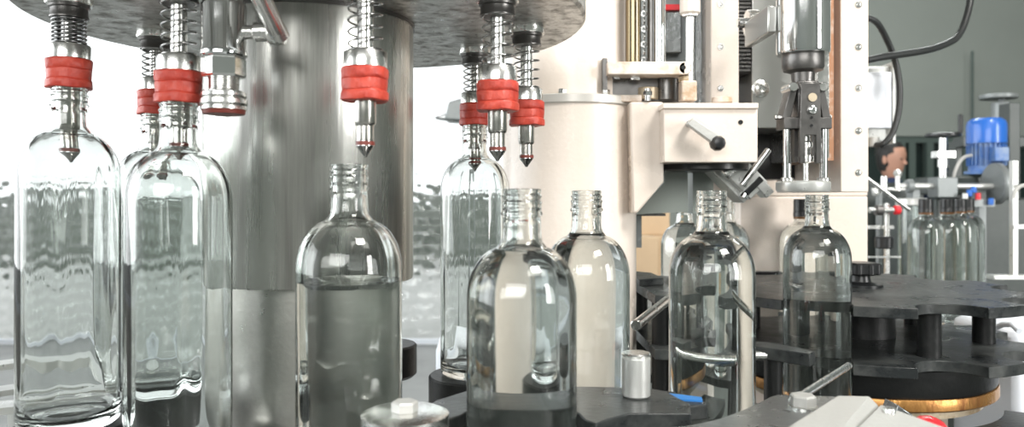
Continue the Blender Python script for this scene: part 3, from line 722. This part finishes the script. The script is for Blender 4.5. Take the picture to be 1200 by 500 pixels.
nt_.p('nut', MB().hexa((nx, ny, -H1 + .0012), (0, 0, 1), .0098, .0086, .45), ALU, smooth=False)
nt_.p('stud', MB().cyl((nx, ny, -H1), (nx, ny, -H1 + .0096), .0045, 20), DSTEEL)
solo('guide_rod', MB().bevcyl((.2140, .585, -.1560), (.330, .752, -.1655), .0034, .0006, 24), SATIN, (.214, .585, -.156), 'slim steel rod pointing back and right from the hexagon nut', 'rod')
H2 = .148
a1 = fl_(981, 463, H2); a2 = fl_(1019, 463.5, H2); a3 = fl_(1031, 471, H2)
cv = T('machine_cover', 'pale cast aluminium cover block at the bottom right corner', 'cover', (.24, .5, -.16))
dv = Vector((-.066, -.079)) * 1.7
b1 = (a1[0] + dv.x, a1[1] + dv.y); b3 = (a3[0] + dv.x * .95, a3[1] + dv.y * 1.05)
tilt = lambda mb: mb
mb = MB()
top = [(a1[0], a1[1], -H2), (a2[0], a2[1], -H2), (a3[0] - .001, a3[1], -H2 - .002), (b3[0] - .001, b3[1], -H2 - .002), (b1[0], b1[1], -H2)]
mb.add([(x, y, z) for x, y, z in top] + [(x, y, -.1600) for x, y, z in top],
       [(0, 1, 2, 3, 4)[::-1], (5, 6, 7, 8, 9)] + [(i, (i + 1) % 5, 5 + (i + 1) % 5, 5 + i) for i in range(5)])
cv.p('left_cover', mb, ALU, bevel=.0012, smooth=False)
p4 = (a3[0] + .016, a3[1] - .048)
mb = MB()
top = [(a3[0] + .0006, a3[1], -H2 - .0015), (a3[0] + .0045, a3[1] - .006, -H2 - .003), (a3[0] + .034, a3[1] - .074, -H2 - .006), (b3[0] + .05, b3[1] - .02, -H2 - .006), (b3[0] + .0006, b3[1], -H2 - .0015)]
mb.add([(x, y, z) for x, y, z in top] + [(x, y, -.1600) for x, y, z in top],
       [(0, 1, 2, 3, 4)[::-1], (5, 6, 7, 8, 9)] + [(i, (i + 1) % 5, 5 + (i + 1) % 5, 5 + i) for i in range(5)])
cv.p('right_cover', mb, ALU, bevel=.001, smooth=False)
sx_, sy_ = fl_(1042, 484, H2 + .003)
cv.p('cap_screw', MB().lathe([(0, -.1525), (.0042, -.1525), (.0042, -.1478), (.0038, -.1472), (.0022, -.1472), (.0022, -.1495), (0, -.1495)], (sx_, sy_, 0), 28), SATIN)
q = at(1088, 511, .60)
rb = T('red_knob', 'shiny red rounded knob at the bottom edge beside the aluminium cover', 'knob', q + Vector((0, 0, -.03)))
rb.p('knob_head', MB().lathe([(0, .0155), (.006, .0148), (.0115, .0115), (.0150, .006), (.0158, 0), (.0145, -.006), (.010, -.011), (0, -.013)], q, 40, (.35, -.2, 1)), REDP)
rb.p('knob_stem', MB().cyl((q.x, q.y, -.46), q + Vector((0, 0, -.010)), .006), DSTEEL)
solo('grey_bracket', MB().prismy([XZ(1045, 497, .72), XZ(1052, 474, .72), XZ(1070, 486, .72), (.382, -.46), (.356, -.46)], .72, .745), GREYPL, at(1060, 520, .73), 'grey angled bracket between aluminium cover and stained column', 'bracket', bevel=.001)

# ------------------------------------------------------------------ right background equipment
cb = T('switch_box', 'pale metal switch box fixed to the right of the screwed rail', 'switch box', at(1034, 165, 1.5))
cb.p('case', MB().box(at(1008, 77, 1.50), at(1049, 166, 1.50) + Vector((0, .09, 0))), WHITEST, bevel=.004)
cb.p('door', MB().box(at(1010, 84, 1.49), at(1045, 150, 1.49) + Vector((0, .01, 0))), WHITEP, bevel=.002)
cb.p('edge_trim', MB().box(at(1046, 72, 1.49), at(1050, 168, 1.49) + Vector((0, .10, 0))), WHITEST, bevel=.001)
cb.p('gland', MB().bevcyl(at(1024, 160, 1.48), at(1024, 172, 1.48), .010, .002), ALU)
def spl(pts, K=10):
    out = []; n = len(pts)
    for i in range(n - 1):
        p0, p1, p2, p3 = pts[max(i - 1, 0)], pts[i], pts[i + 1], pts[min(i + 2, n - 1)]
        for k in range(K):
            t_ = k / K
            out.append(.5 * ((2 * p1) + (p2 - p0) * t_ + (2 * p0 - 5 * p1 + 4 * p2 - p3) * t_ ** 2 + (3 * p1 - p0 - 3 * p2 + p3) * t_ ** 3))
    return out + [pts[-1]]
solo('looped_cable', MB().tube(spl([at(1014, 20, 1.42), at(1028, 27, 1.43), at(1040, 48, 1.45), at(1049, 72, 1.46), at(1054, 100, 1.46), at(1053, 130, 1.46), at(1046, 155, 1.46), at(1036, 168, 1.46), at(1028, 170, 1.47), at(1024, 168, 1.48)]), .0058, 12), CABLE, at(1014, 20, 1.42), 'black cable looping down around the pale switch box', 'cable')
solo('overhead_cable', MB().tube(spl([at(1008, 72, 1.40), at(1040, 66, 1.42), at(1080, 60, 1.45), at(1105, 53, 1.48), at(1122, 43, 1.5), at(1132, 22, 1.52), at(1138, -8, 1.54), at(1140, -60, 1.56)]), .0066, 12), CABLE, at(1008, 72, 1.4), 'thick black cable rising to the upper right corner', 'cable')
solo('wall_pipe', MB().cyl(at(1139.5, 150, 6.9), at(1139.5, 60, 6.9), .012, 10), FRAMEG, at(1139, 150, 6.9), 'thin vertical pipe on the grey wall', 'pipe')

Yb = 2.35
hm = T('hand_wheel', 'black hand wheel with upright handle, left of the blue motor', 'hand wheel', at(1105, 232, Yb))
q = at(1105, 158, Yb)
hm.p('rim', MB().lathe([(0, .004), (.020, .008), (.044, .006), (.050, .002), (.050, -.004), (.044, -.006), (.016, -.003), (0, -.02)], q, 40), BLACKP)
hm.p('handle', MB().bevcyl(at(1125.5, 156, Yb), at(1125.5, 134, Yb), .007, .002), BLACKP)
hm.p('spindle', MB().bevcyl(at(1105, 210, Yb), at(1105, 160, Yb), .011, .001), SATIN)
hm.p('upper_clamp', MB().box(at(1095, 177, Yb) + Vector((0, -.02, 0)), at(1116, 185, Yb) + Vector((0, .02, 0))), SATIN, bevel=.001)
hm.p('sleeve', MB().bevcyl(at(1105, 196, Yb), at(1105, 186, Yb), .015, .001), SATIN)
hm.p('clamp_block', MB().box(at(1093, 208, Yb) + Vector((0, -.03, 0)), at(1116, 231, Yb) + Vector((0, .03, 0))), MGREY, bevel=.002)
ls = T('line_shaft', 'horizontal pale steel shaft with collar behind the capped bottles', 'shaft', at(1110, 217, Yb + .0))
ls.p('shaft', MB().cyl(at(1052, 218, Yb), at(1170, 218, Yb), .0085, 20), WHITEST)
ls.p('collar', MB().bevcyl(at(1062, 218, Yb), at(1069, 218, Yb), .021, .002), MGREY)
ls.p('end_disc', MB().bevcyl(at(1163, 215, Yb), at(1171, 215, Yb), .064, .004), MGREY)
ls.p('disc_hub', MB().bevcyl(at(1170, 217, Yb), at(1183, 217, Yb), .024, .003), DSTEEL)
for px in (1072, 1150): ls.p('bearing_stand', MB().box(at(px, 222, Yb) + Vector((0, .010, 0)), Vector((at(px + 8, 0, Yb).x, Yb + .05, -1.35))), MGREY)
mo = T('electric_motor', 'bright blue ribbed electric motor standing upright in the right background', 'motor', at(1156, 203, Yb + .1))
q = at(1156, 200, Yb + .1); mr = .057
def mz(py): return (230 - py) / F * (Yb + .1)
cc_ = (q.x, q.y, 0)
mo.p('fan_cover', MB().lathe([(0, mz(139)), (mr * .75, mz(139)), (mr * .93, mz(142)), (mr, mz(147)), (mr, mz(168)), (0, mz(168))], cc_, 48), BLUE)
mb = MB().cyl((q.x, q.y, mz(168)), (q.x, q.y, mz(195)), mr * .86, 40)
for i in range(26):
    a = 2 * pi * i / 26; d = Vector((cos(a), sin(a), 0)); e_ = Vector((-sin(a), cos(a), 0)) * .0016
    p0 = Vector((q.x, q.y, 0)) + d * mr * .84; p1 = Vector((q.x, q.y, 0)) + d * mr * .99
    vs = [p0 - e_, p1 - e_, p1 + e_, p0 + e_]
    mb.add([(v_.x, v_.y, mz(194)) for v_ in vs] + [(v_.x, v_.y, mz(169)) for v_ in vs], [(0, 3, 2, 1), (4, 5, 6, 7), (0, 1, 5, 4), (1, 2, 6, 5), (2, 3, 7, 6), (3, 0, 4, 7)])
mo.p('ribbed_body', mb, BLUED, smooth=False)
mo.p('mounting_flange', MB().lathe([(0, mz(195)), (mr * .9, mz(195)), (mr * .9, mz(200)), (mr * 1.1, mz(200.5)), (mr * 1.1, mz(204)), (0, mz(204))], cc_, 40), BLUED)
mo.p('terminal_box', MB().box((q.x - .022, q.y - mr - .022, mz(190)), (q.x + .022, q.y - mr * .8, mz(174))), BLUED, bevel=.002)
fr = T('rear_machine', 'dark green machine body with posts behind the hand wheel and motor', 'machine', at(1110, 330, 2.6))
fr.p('gearbox', MB().box(at(1120, 206, 2.43), at(1188, 228, 2.43) + Vector((0, .25, 0))), MDARK, bevel=.006)
fr.p('body', MB().box((at(1078, 0, 2.66).x, 2.56, -1.33), (at(1215, 0, 2.66).x, 2.95, mz(232))), MDARK, bevel=.008)
fr.p('dark_panel', MB().box(at(1010, 214, 3.0), at(1082, 300, 3.0) + Vector((0, .05, -1.0))), MDARK)
fr.p('upper_rail', MB().box(at(1128, 160, 2.62), at(1215, 172, 2.62) + Vector((0, .06, 0))), MDARK, bevel=.003)
fr.p('post', MB().box(at(1183, 120, 2.60), at(1196, 330, 2.60) + Vector((0, .06, 0))), MDARK, bevel=.003)
fr.p('post', MB().box(at(1120, 165, 2.66), at(1128, 240, 2.66) + Vector((0, .05, 0))), MDARK, bevel=.003)
cl_ = T('support_column', 'dark cylinder with round flat top behind the blue motor', 'column', at(1174, 160, 2.9))
cl_.p('tube', MB().bevcyl(at(1174, 190, 2.9), at(1174, 120, 2.9), .036, .003), MGREY)
cl_.p('top_disc', MB().bevcyl(at(1170, 116, 2.9), at(1170, 111, 2.9), .065, .003), MGREY)
cl_.p('top_stem', MB().bevcyl(at(1174, 121, 2.9), at(1174, 114, 2.9), .012, .002), MGREY)
solo('motor_cable', MB().tube(spl([at(1138, 182, Yb + .05), at(1130, 184, Yb + .02), at(1123, 192, Yb), at(1118, 205, Yb), at(1116, 222, Yb + .02)]), .005, 10), CABLEG, at(1138, 182, Yb), 'grey cable curving left from the blue motor', 'cable')
rs = T('rail_stand', 'pale painted stand with upright post and foot rail at the right edge', 'stand', at(1190, 326, 1.72))
rs.p('upright', MB().box(at(1187, 188, 1.72), at(1193.5, 324, 1.72) + Vector((0, .014, 0))), WHITEST, bevel=.001)
rs.p('foot_rail', MB().box(at(1162, 322, 1.72) + Vector((0, -.01, 0)), at(1240, 327, 1.72) + Vector((0, .02, 0))), WHITEST, bevel=.001)
rs.p('cross_arm', MB().box(at(1186, 263, 1.72) + Vector((0, -.006, 0)), at(1225, 268, 1.72) + Vector((0, .008, 0))), WHITEST, bevel=.001)
solo('curled_cable', MB().tube(spl([at(1187, 232, 1.70), at(1191, 222, 1.70), at(1200, 217, 1.71), at(1212, 220, 1.72)]).__add__([at(1225, 226, 1.74)]), .004, 10), CABLEG, at(1187, 232, 1.70), 'thin pale cable curling beside the upright post at the right edge', 'cable')
# left cluster under switch box
ad = T('adjuster', 'small clamp adjuster with a red end knob beside the rear frame edge', 'adjuster', at(1040, 300, 1.75))
ad.p('arm', MB().bevcyl(at(1018, 246, 1.75), at(1049, 246, 1.75), .0062, .001), SATIN)
ad.p('collar', MB().bevcyl(at(1026, 246, 1.75), at(1034, 246, 1.75), .0125, .001), DSTEEL)
ad.p('end_knob', MB().bevcyl(at(1047, 246, 1.75), at(1055, 246, 1.75), .0105, .003), REDP, label='red knob')
ad.p('post', MB().box(at(1038, 238, 1.76), at(1043, 330, 1.76) + Vector((0, .01, 0))), SATIN, bevel=.001)
ad.p('black_grip', MB().bevcyl(at(1036, 291, 1.74), at(1036, 277, 1.74), .0195, .003), BLACKP)
ad.p('cross_rail', MB().box(at(1015, 264, 1.77), at(1048, 268, 1.77) + Vector((0, .01, 0))), SATIN)
ad.p('lower_rail', MB().box(at(1012, 300, 1.73), at(1056, 302, 1.73) + Vector((0, .01, 0))), SATIN)
solo('brace_rod', MB().bevcyl(at(1014, 207, 1.9), at(1066, 246, 1.9), .0055, .001), SATIN, at(1014, 207, 1.9), 'thin pale rod slanting down right of the cream frame', 'rod')
tk = T('glass_cylinder', 'upright glass cylinder with pale collar left of the capped bottle row', 'glass cylinder', at(1068, 330, 2.1))
tk.p('cylinder', MB().ring((at(1068, 0, 2.1).x, 2.1, 0), -.2994, (230 - 240) / F * 2.1, .030, .034, 40), PANE)
tk.p('collar', MB().bevcyl(at(1068, 241, 2.1), at(1068, 232, 2.1), .040, .003), WHITEST)
tk.p('amber_strip', MB().box(at(1056, 255, 2.16), at(1059, 285, 2.16) + Vector((0, .004, 0))), BRASS)
sc_ = T('valve_cluster', 'small cluster of steel knobs left of the shaft', 'fittings', at(1040, 226, 2.2))
for (a_, b__, r_) in (((1022, 222), (1060, 222), .006), ((1036, 226), (1036, 206), .009), ((1052, 224), (1052, 204), .007)):
    sc_.p('rod', MB().bevcyl(at(*a_, 2.2), at(*b__, 2.2), r_, .001), SATIN)
sc_.p('ball_knob', MB().lathe([(0.0001, -.012), (.009, -.008), (.012, 0), (.009, .008), (0.0001, .012)], at(1052, 203, 2.2), 20), WHITEST)
sc_.p('ball_knob', MB().lathe([(0.0001, -.010), (.008, -.006), (.010, 0), (.008, .006), (0.0001, .010)], at(1026, 226, 2.18), 20), WHITEST)
sc_.p('support', MB().box(at(1030, 226, 2.23), at(1034, 420, 2.23) + Vector((0, .02, 0))), MGREY)
# small blue/red couplings under the shaft
hs = T('air_couplings', 'blue and red air couplings under the shaft below the motor', 'couplings', at(1142, 232, 2.30))
for px, py, m_ in ((1136, 226, BLUE), (1141, 222, BLUE), (1146, 230, REDP), (1161, 236, BLUE), (1131, 230, WHITEST)):
    hs.p('coupling', MB().bevcyl(at(px, py + 4, 2.30), at(px, py - 4, 2.30), .008, .002, 14), m_)
hs.p('manifold', MB().box(at(1124, 233, 2.31), at(1166, 242, 2.31) + Vector((0, .04, 0))), MGREY)
# conveyor that carries the capped bottles
cvv = T('outfeed_conveyor', 'grey conveyor table carrying the black-capped bottles', 'conveyor', (1.15, 1.95, -1.35))
cvv.p('belt_table', MB().box((.70, 1.72, -.340), (1.75, 2.18, -.2995)), MGREY, bevel=.003)
for x, y in ((.76, 1.76), (1.70, 1.76), (.76, 2.14), (1.70, 2.14)): cvv.p('leg', MB().box((x - .025, y - .025, -1.35), (x + .025, y + .025, -.339)), MGREY)
# cardboard boxes behind the column
for (x0, x1, y0, y1, Y_, l) in ((750, 779, 232, 276, 2.9, 'upper cardboard box of the stack seen left of the far bottles'), (742, 766, 278, 345, 2.6, 'tall cardboard box in front of the cardboard stack'), (764, 786, 277, 345, 2.80, 'cardboard box right of the tall one, below the upper box')):
    a_ = at(x0 - 14, y1, Y_); b__ = at(x1 + 6, y0, Y_)
    a_.z = at(0, 277, 2.80).z + .0005 if y1 == 276 else at(745, 345, 2.6).z
    t = T('cardboard_box', l, 'box', ((a_.x + b__.x) / 2, Y_ + .1, a_.z), 'cardboard boxes behind the column')
    t.p('carton', MB().box(a_, b__ + Vector((0, .18, 0))), CARD, bevel=.004)
    t.p('tape', MB().box(Vector(((a_.x + b__.x) / 2 - .02, Y_ - .0008, b__.z - .05)), Vector(((a_.x + b__.x) / 2 + .02, Y_ + .18, b__.z + .0008))), CARDT if False else CARD)
tbz = at(745, 345, 2.6).z
bt = T('packing_table', 'pale packing table under the cardboard boxes', 'table', (.5, 2.8, -1.35))
bt.p('table_top', MB().box((.2, 2.52, tbz - .03), (1.0, 3.15, tbz - .001)), WHITEST)
for x, y in ((.23, 2.55), (.97, 2.55), (.23, 3.12), (.97, 3.12)): bt.p('leg', MB().box((x - .02, y - .02, -1.35), (x + .02, y + .02, tbz - .03)), MGREY)

# floodlight outside/left background
fl = T('wall_bracket_lamp', 'small dark lamp on a slanting bracket against the bright window', 'lamp', at(532, 140, 3.0))
fl.p('lamp_body', MB().prismy([XZ(527, 121, 3.0), XZ(545, 116, 3.0), XZ(548, 143, 3.0), XZ(522, 141, 3.0)], 2.95, 3.1), MGREY, bevel=.006)
fl.p('bracket_arm', MB().prismy([XZ(509, 138, 3.0), XZ(524, 133, 3.0), XZ(548, 138, 3.0), XZ(548, 145, 3.0)], 2.98, 3.06), GREYPL, bevel=.004)
fl.p('mast', MB().cyl(at(548, 142, 3.03) + Vector((0, 0, -1.62)), at(548, 118, 3.03), .02), MGREY)

# ------------------------------------------------------------------ person far behind
PX, PY = at(1045, 0, 5.0).x, 5.0
def skin_body(name, joints, edges, radii, m_, parent, levels=2):
    me = bpy.data.meshes.new(name); me.from_pydata([tuple(j) for j in joints], edges, []); me.update()
    o = bpy.data.objects.new(name, me); COL.objects.link(o); o.parent = parent
    s = o.modifiers.new('skin', 'SKIN'); sv = me.skin_vertices[0].data if me.skin_vertices else None
    if sv is None:
        me.attributes.new  # pragma: skin layer is created by the modifier
    for i, r in enumerate(radii):
        me.skin_vertices[0].data[i].radius = (r, r * .85) if not isinstance(r, tuple) else r
    me.skin_vertices[0].data[0].use_root = True
    s.use_smooth_shade = True
    ss = o.modifiers.new('sub', 'SUBSURF'); ss.levels = levels; ss.render_levels = levels
    me.materials.append(m_)
    return o
pe = T('person', 'person with short dark hair and navy clothes standing far behind the machines', 'person', (PX, PY, -1.35))
B = lambda x, y, z: Vector((x, y, z))
# body in one skinned surface (metres above the floor, origin at the feet), turned to the right
J = [B(0, 0, .95), B(0, 0, 1.15), B(0, .0, 1.33), B(0, 0, 1.42), B(.02, 0, 1.49),
     B(-.17, 0, 1.37), B(-.22, .02, 1.12), B(-.12, -.14, 1.02),
     B(.17, 0, 1.37), B(.22, .0, 1.12), B(.14, -.18, 1.04),
     B(-.09, 0, .88), B(-.10, .01, .50), B(-.10, .04, .09), B(-.10, -.10, .04),
     B(.09, 0, .88), B(.10, .01, .50), B(.10, .04, .09), B(.10, -.10, .04)]
E_ = [(0, 1), (1, 2), (2, 3), (3, 4), (2, 5), (5, 6), (6, 7), (2, 8), (8, 9), (9, 10), (0, 11), (11, 12), (12, 13), (13, 14), (0, 15), (15, 16), (16, 17), (17, 18)]
Rr = [(.15, .11), (.14, .10), (.16, .11), (.065, .06), (.055, .055), .06, .045, .035, .06, .045, .035, .085, .06, .042, .04, .085, .06, .042, .04]
try:
    bo = bpy.data.objects.new
    body = skin_body('body', J, E_, Rr, NAVY, pe.e)
except Exception as ex:
    body = pe.p('body', MB().lathe([(0, -1.35), (.12, -1.33), (.16, -.4), (.2, 0), (.08, .1), (0, .12)], (PX, PY, 0), 24), NAVY)
hz = 1.585 - 1.35
hd = MB().lathe([(0.0001, -.125), (.030, -.120), (.050, -.095), (.064, -.055), (.074, -.005), (.078, .035), (.072, .075), (.050, .105), (0.0001, .120)], (0, 0, 0), 28)
for v_ in hd.v: v_.y *= 1.12
st_ = len(hd.v)
hd.add([(-.012, -.080, -.03), (.012, -.080, -.03), (0, -.080, .012), (0, -.104, -.026)], [(0, 1, 3), (1, 2, 3), (2, 0, 3), (0, 2, 1)])
for sx in (-1, 1): hd.lathe([(0.0001, -.03), (.012, -.02), (.014, 0), (.010, .022), (0.0001, .03)], (sx * .078, .005, 0), 10)
hd.xf(Matrix.Translation((PX, PY, hz)) @ Matrix.Rotation(radians(35), 4, 'Z'))
head = pe.p('head', hd, SKIN)
hr = MB().lathe([(.079, .02), (.083, .045), (.077, .085), (.055, .115), (0.0001, .130)], (0, 0, 0), 28)
for v_ in hr.v:
    v_.y = v_.y * 1.12 + .012
hr.lathe([(.060, -.07), (.076, -.03), (.082, .03)], (0, .018, 0), 28)
hr.xf(Matrix.Translation((PX, PY, hz)) @ Matrix.Rotation(radians(35), 4, 'Z'))
pe.p('hair', hr, HAIR)
for sx in (-1, 1):
    ey = MB().lathe([(0.0001, -.008), (.008, 0), (0.0001, .008)], (sx * .028, -.078, .005), 10)
    ey.xf(Matrix.Translation((PX, PY, hz)) @ Matrix.Rotation(radians(35), 4, 'Z'))
    pe.p('eye', ey, HAIR, head)

# ------------------------------------------------------------------ the room
Z0 = -1.35; ZC = 3.2; XL, XR = -5.4, 5.4; YB, YF = 7.0, -4.0
struct('floor', MB().box((XL, YF, Z0 - .1), (XR, YB, Z0)), FLOORM)
struct('ceiling', MB().box((XL, YF, ZC), (XR, YB, ZC + .1)), CEILM)
# back wall: big window on the left (x -4.0..0.25), painted wall on the right
wx1 = .55
struct('wall_back', MB().box((wx1, YB, .55), (XR, YB + .15, ZC)).box((wx1, YB, Z0), (XR, YB + .15, -1.0)).box((wx1, YB, -1.0), (wx1 + 2.0, YB + .15, .55)).box((4.9, YB, -1.0), (XR, YB + .15, .55)), WALLG, smooth=False)
struct('wall_back', MB().box((XL, YB, ZC - .3), (wx1, YB + .15, ZC)), WALLW, smooth=False)
wf = struct('window_1', MB().box((XL, YB + .02, Z0), (wx1, YB + .10, Z0 + .04)).box((XL, YB + .02, ZC - .38), (wx1, YB + .10, ZC - .3)).box((wx1 - .06, YB + .02, Z0 + .04), (wx1, YB + .10, ZC - .38)), WHITEP, smooth=False)
struct('pane', MB().box((XL, YB + .05, Z0 + .04), (wx1 - .06, YB + .058, ZC - .38)), PATGLASS, parent=wf, smooth=False)
wd = struct('window_2', MB().box((wx1 + 2.0, YB + .02, -1.0), (4.9, YB + .10, -.94)).box((wx1 + 2.0, YB + .02, .49), (4.9, YB + .10, .55)), FRAMEG, smooth=False)
for px in (1057, 1069, 1090, 1132):
    q = at(px, 0, YB)
    struct('mullion', MB().box((q.x - .03, YB - .005, -.94), (q.x + .03, YB + .09, .49)), FRAMEG, parent=wd, smooth=False)
struct('pane', MB().box((wx1 + 2.0, YB + .10, -1.0), (4.9, YB + .13, .55)), WALLD, parent=wd, smooth=False)
struct('wall_left', MB().box((XL - .15, YF, Z0), (XL, YB, Z0 + .6)).box((XL - .15, YF, ZC - .4), (XL, YB, ZC)).box((XL - .15, YF, Z0 + .6), (XL, YF + .8, ZC - .4)), WALLW, smooth=False)
wl = struct('window_3', MB().box((XL - .1, YF + .8, Z0 + .6), (XL - .04, YB, Z0 + .66)).box((XL - .1, YF + .8, ZC - .46), (XL - .04, YB, ZC - .4)), WHITEP, smooth=False)
for yy in (-1.2, 1.0, 3.2, 5.4): struct('mullion', MB().box((XL - .1, yy - .04, Z0 + .66), (XL - .04, yy + .04, ZC - .46)), WHITEP, parent=wl, smooth=False)
struct('wall_right', MB().box((XR, YF, Z0), (XR + .15, YB, ZC)), WALLG, smooth=False)
struct('wall_front', MB().box((XL, YF - .15, Z0), (XR, YF, ZC)), WALLG, smooth=False)
solo('garden_ground', MB().box((-30, YB + .5, Z0 - .35), (12, 40, Z0 - .15)).box((-32, YF, Z0 - .35), (XL - .5, YB + .5, Z0 - .15)), PAVE, (-5, 15, Z0 - .15), 'blurred pale ground outside the patterned window', 'ground', kind='structure', smooth=False)
hg = MB().box((-26, 17, Z0 - .15), (3, 18.5, .10))
solo('garden_hedge', hg, GRASS, (-8, 17.5, Z0 - .15), 'dark blurred hedge outside behind the patterned window', 'hedge', smooth=False)

# ------------------------------------------------------------------ lights
def area(name, loc, size, energy, rot, color=(1, 1, 1)):
    l = bpy.data.lights.new(name, 'AREA'); l.shape = 'RECTANGLE'; l.size, l.size_y = size; l.energy = energy; l.color = color
    o = bpy.data.objects.new(name, l); COL.objects.link(o); o.location = (loc[0], loc[1], loc[2] + CZ); o.rotation_euler = rot
    return o
def aim(o, tgt):
    d = Vector((tgt[0], tgt[1], tgt[2] + CZ)) - o.location
    o.rotation_euler = d.to_track_quat('-Z', 'Y').to_euler()
o = area('ceiling_lamp_light', (1.6, -1.0, 3.0), (1.2, 1.2), 190, (0, 0, 0), (1, .97, .92)); aim(o, (.3, 1.0, 0))
o = area('front_fill_light', (-.9, -3.6, 1.3), (3.4, 1.6), 130, (0, 0, 0), (1, .99, .97)); aim(o, (.1, 1.0, 0))  # added soft fill behind the camera, widened for reflections on the drum
o = area('left_window_light', (-5.2, 1.5, 1.0), (6, 3), 230, (0, 0, 0), (.96, .99, 1)); aim(o, (-.1, .9, 0))
o = area('drum_fill_light', (4.7, -2.6, .9), (1.1, 2.6), 190, (0, 0, 0), (1, .99, .97)); aim(o, (-.1, .7, 0))  # added light to brighten the drum; the right wall has no window
o = area('far_ceiling_light', (2.4, 4.6, 3.1), (2.5, .5), 80, (0, 0, 0), (.95, 1, .97))
wld = bpy.data.worlds.new('sky'); SC.world = wld; wld.use_nodes = True
wn = wld.node_tree; bgn = wn.nodes['Background']
bgn.inputs['Color'].default_value = (.95, .98, 1.0, 1); bgn.inputs['Strength'].default_value = 1.4

# ------------------------------------------------------------------ camera
cam = bpy.data.cameras.new('camera'); co = bpy.data.objects.new('camera', cam); COL.objects.link(co)
co.location = (0, 0, CZ); co.rotation_euler = (pi / 2, 0, 0)
cam.sensor_width = 36; cam.lens = 27; cam.shift_y = -20 / 1200
cam.dof.use_dof = True; cam.dof.focus_distance = .80; cam.dof.aperture_fstop = 7.0
cam.clip_start = .02
SC.camera = co
vs_ = SC.view_settings
vs_.view_transform = 'Standard'; vs_.look = 'None'; vs_.gamma = 1; vs_.use_curve_mapping = False; vs_.exposure = 0.14
SC.cycles.max_bounces = 18; SC.cycles.transmission_bounces = 18; SC.cycles.glossy_bounces = 8; SC.cycles.diffuse_bounces = 4
SC.cycles.transparent_max_bounces = 8
SC.cycles.sample_clamp_indirect = 6; SC.cycles.blur_glossy = .5
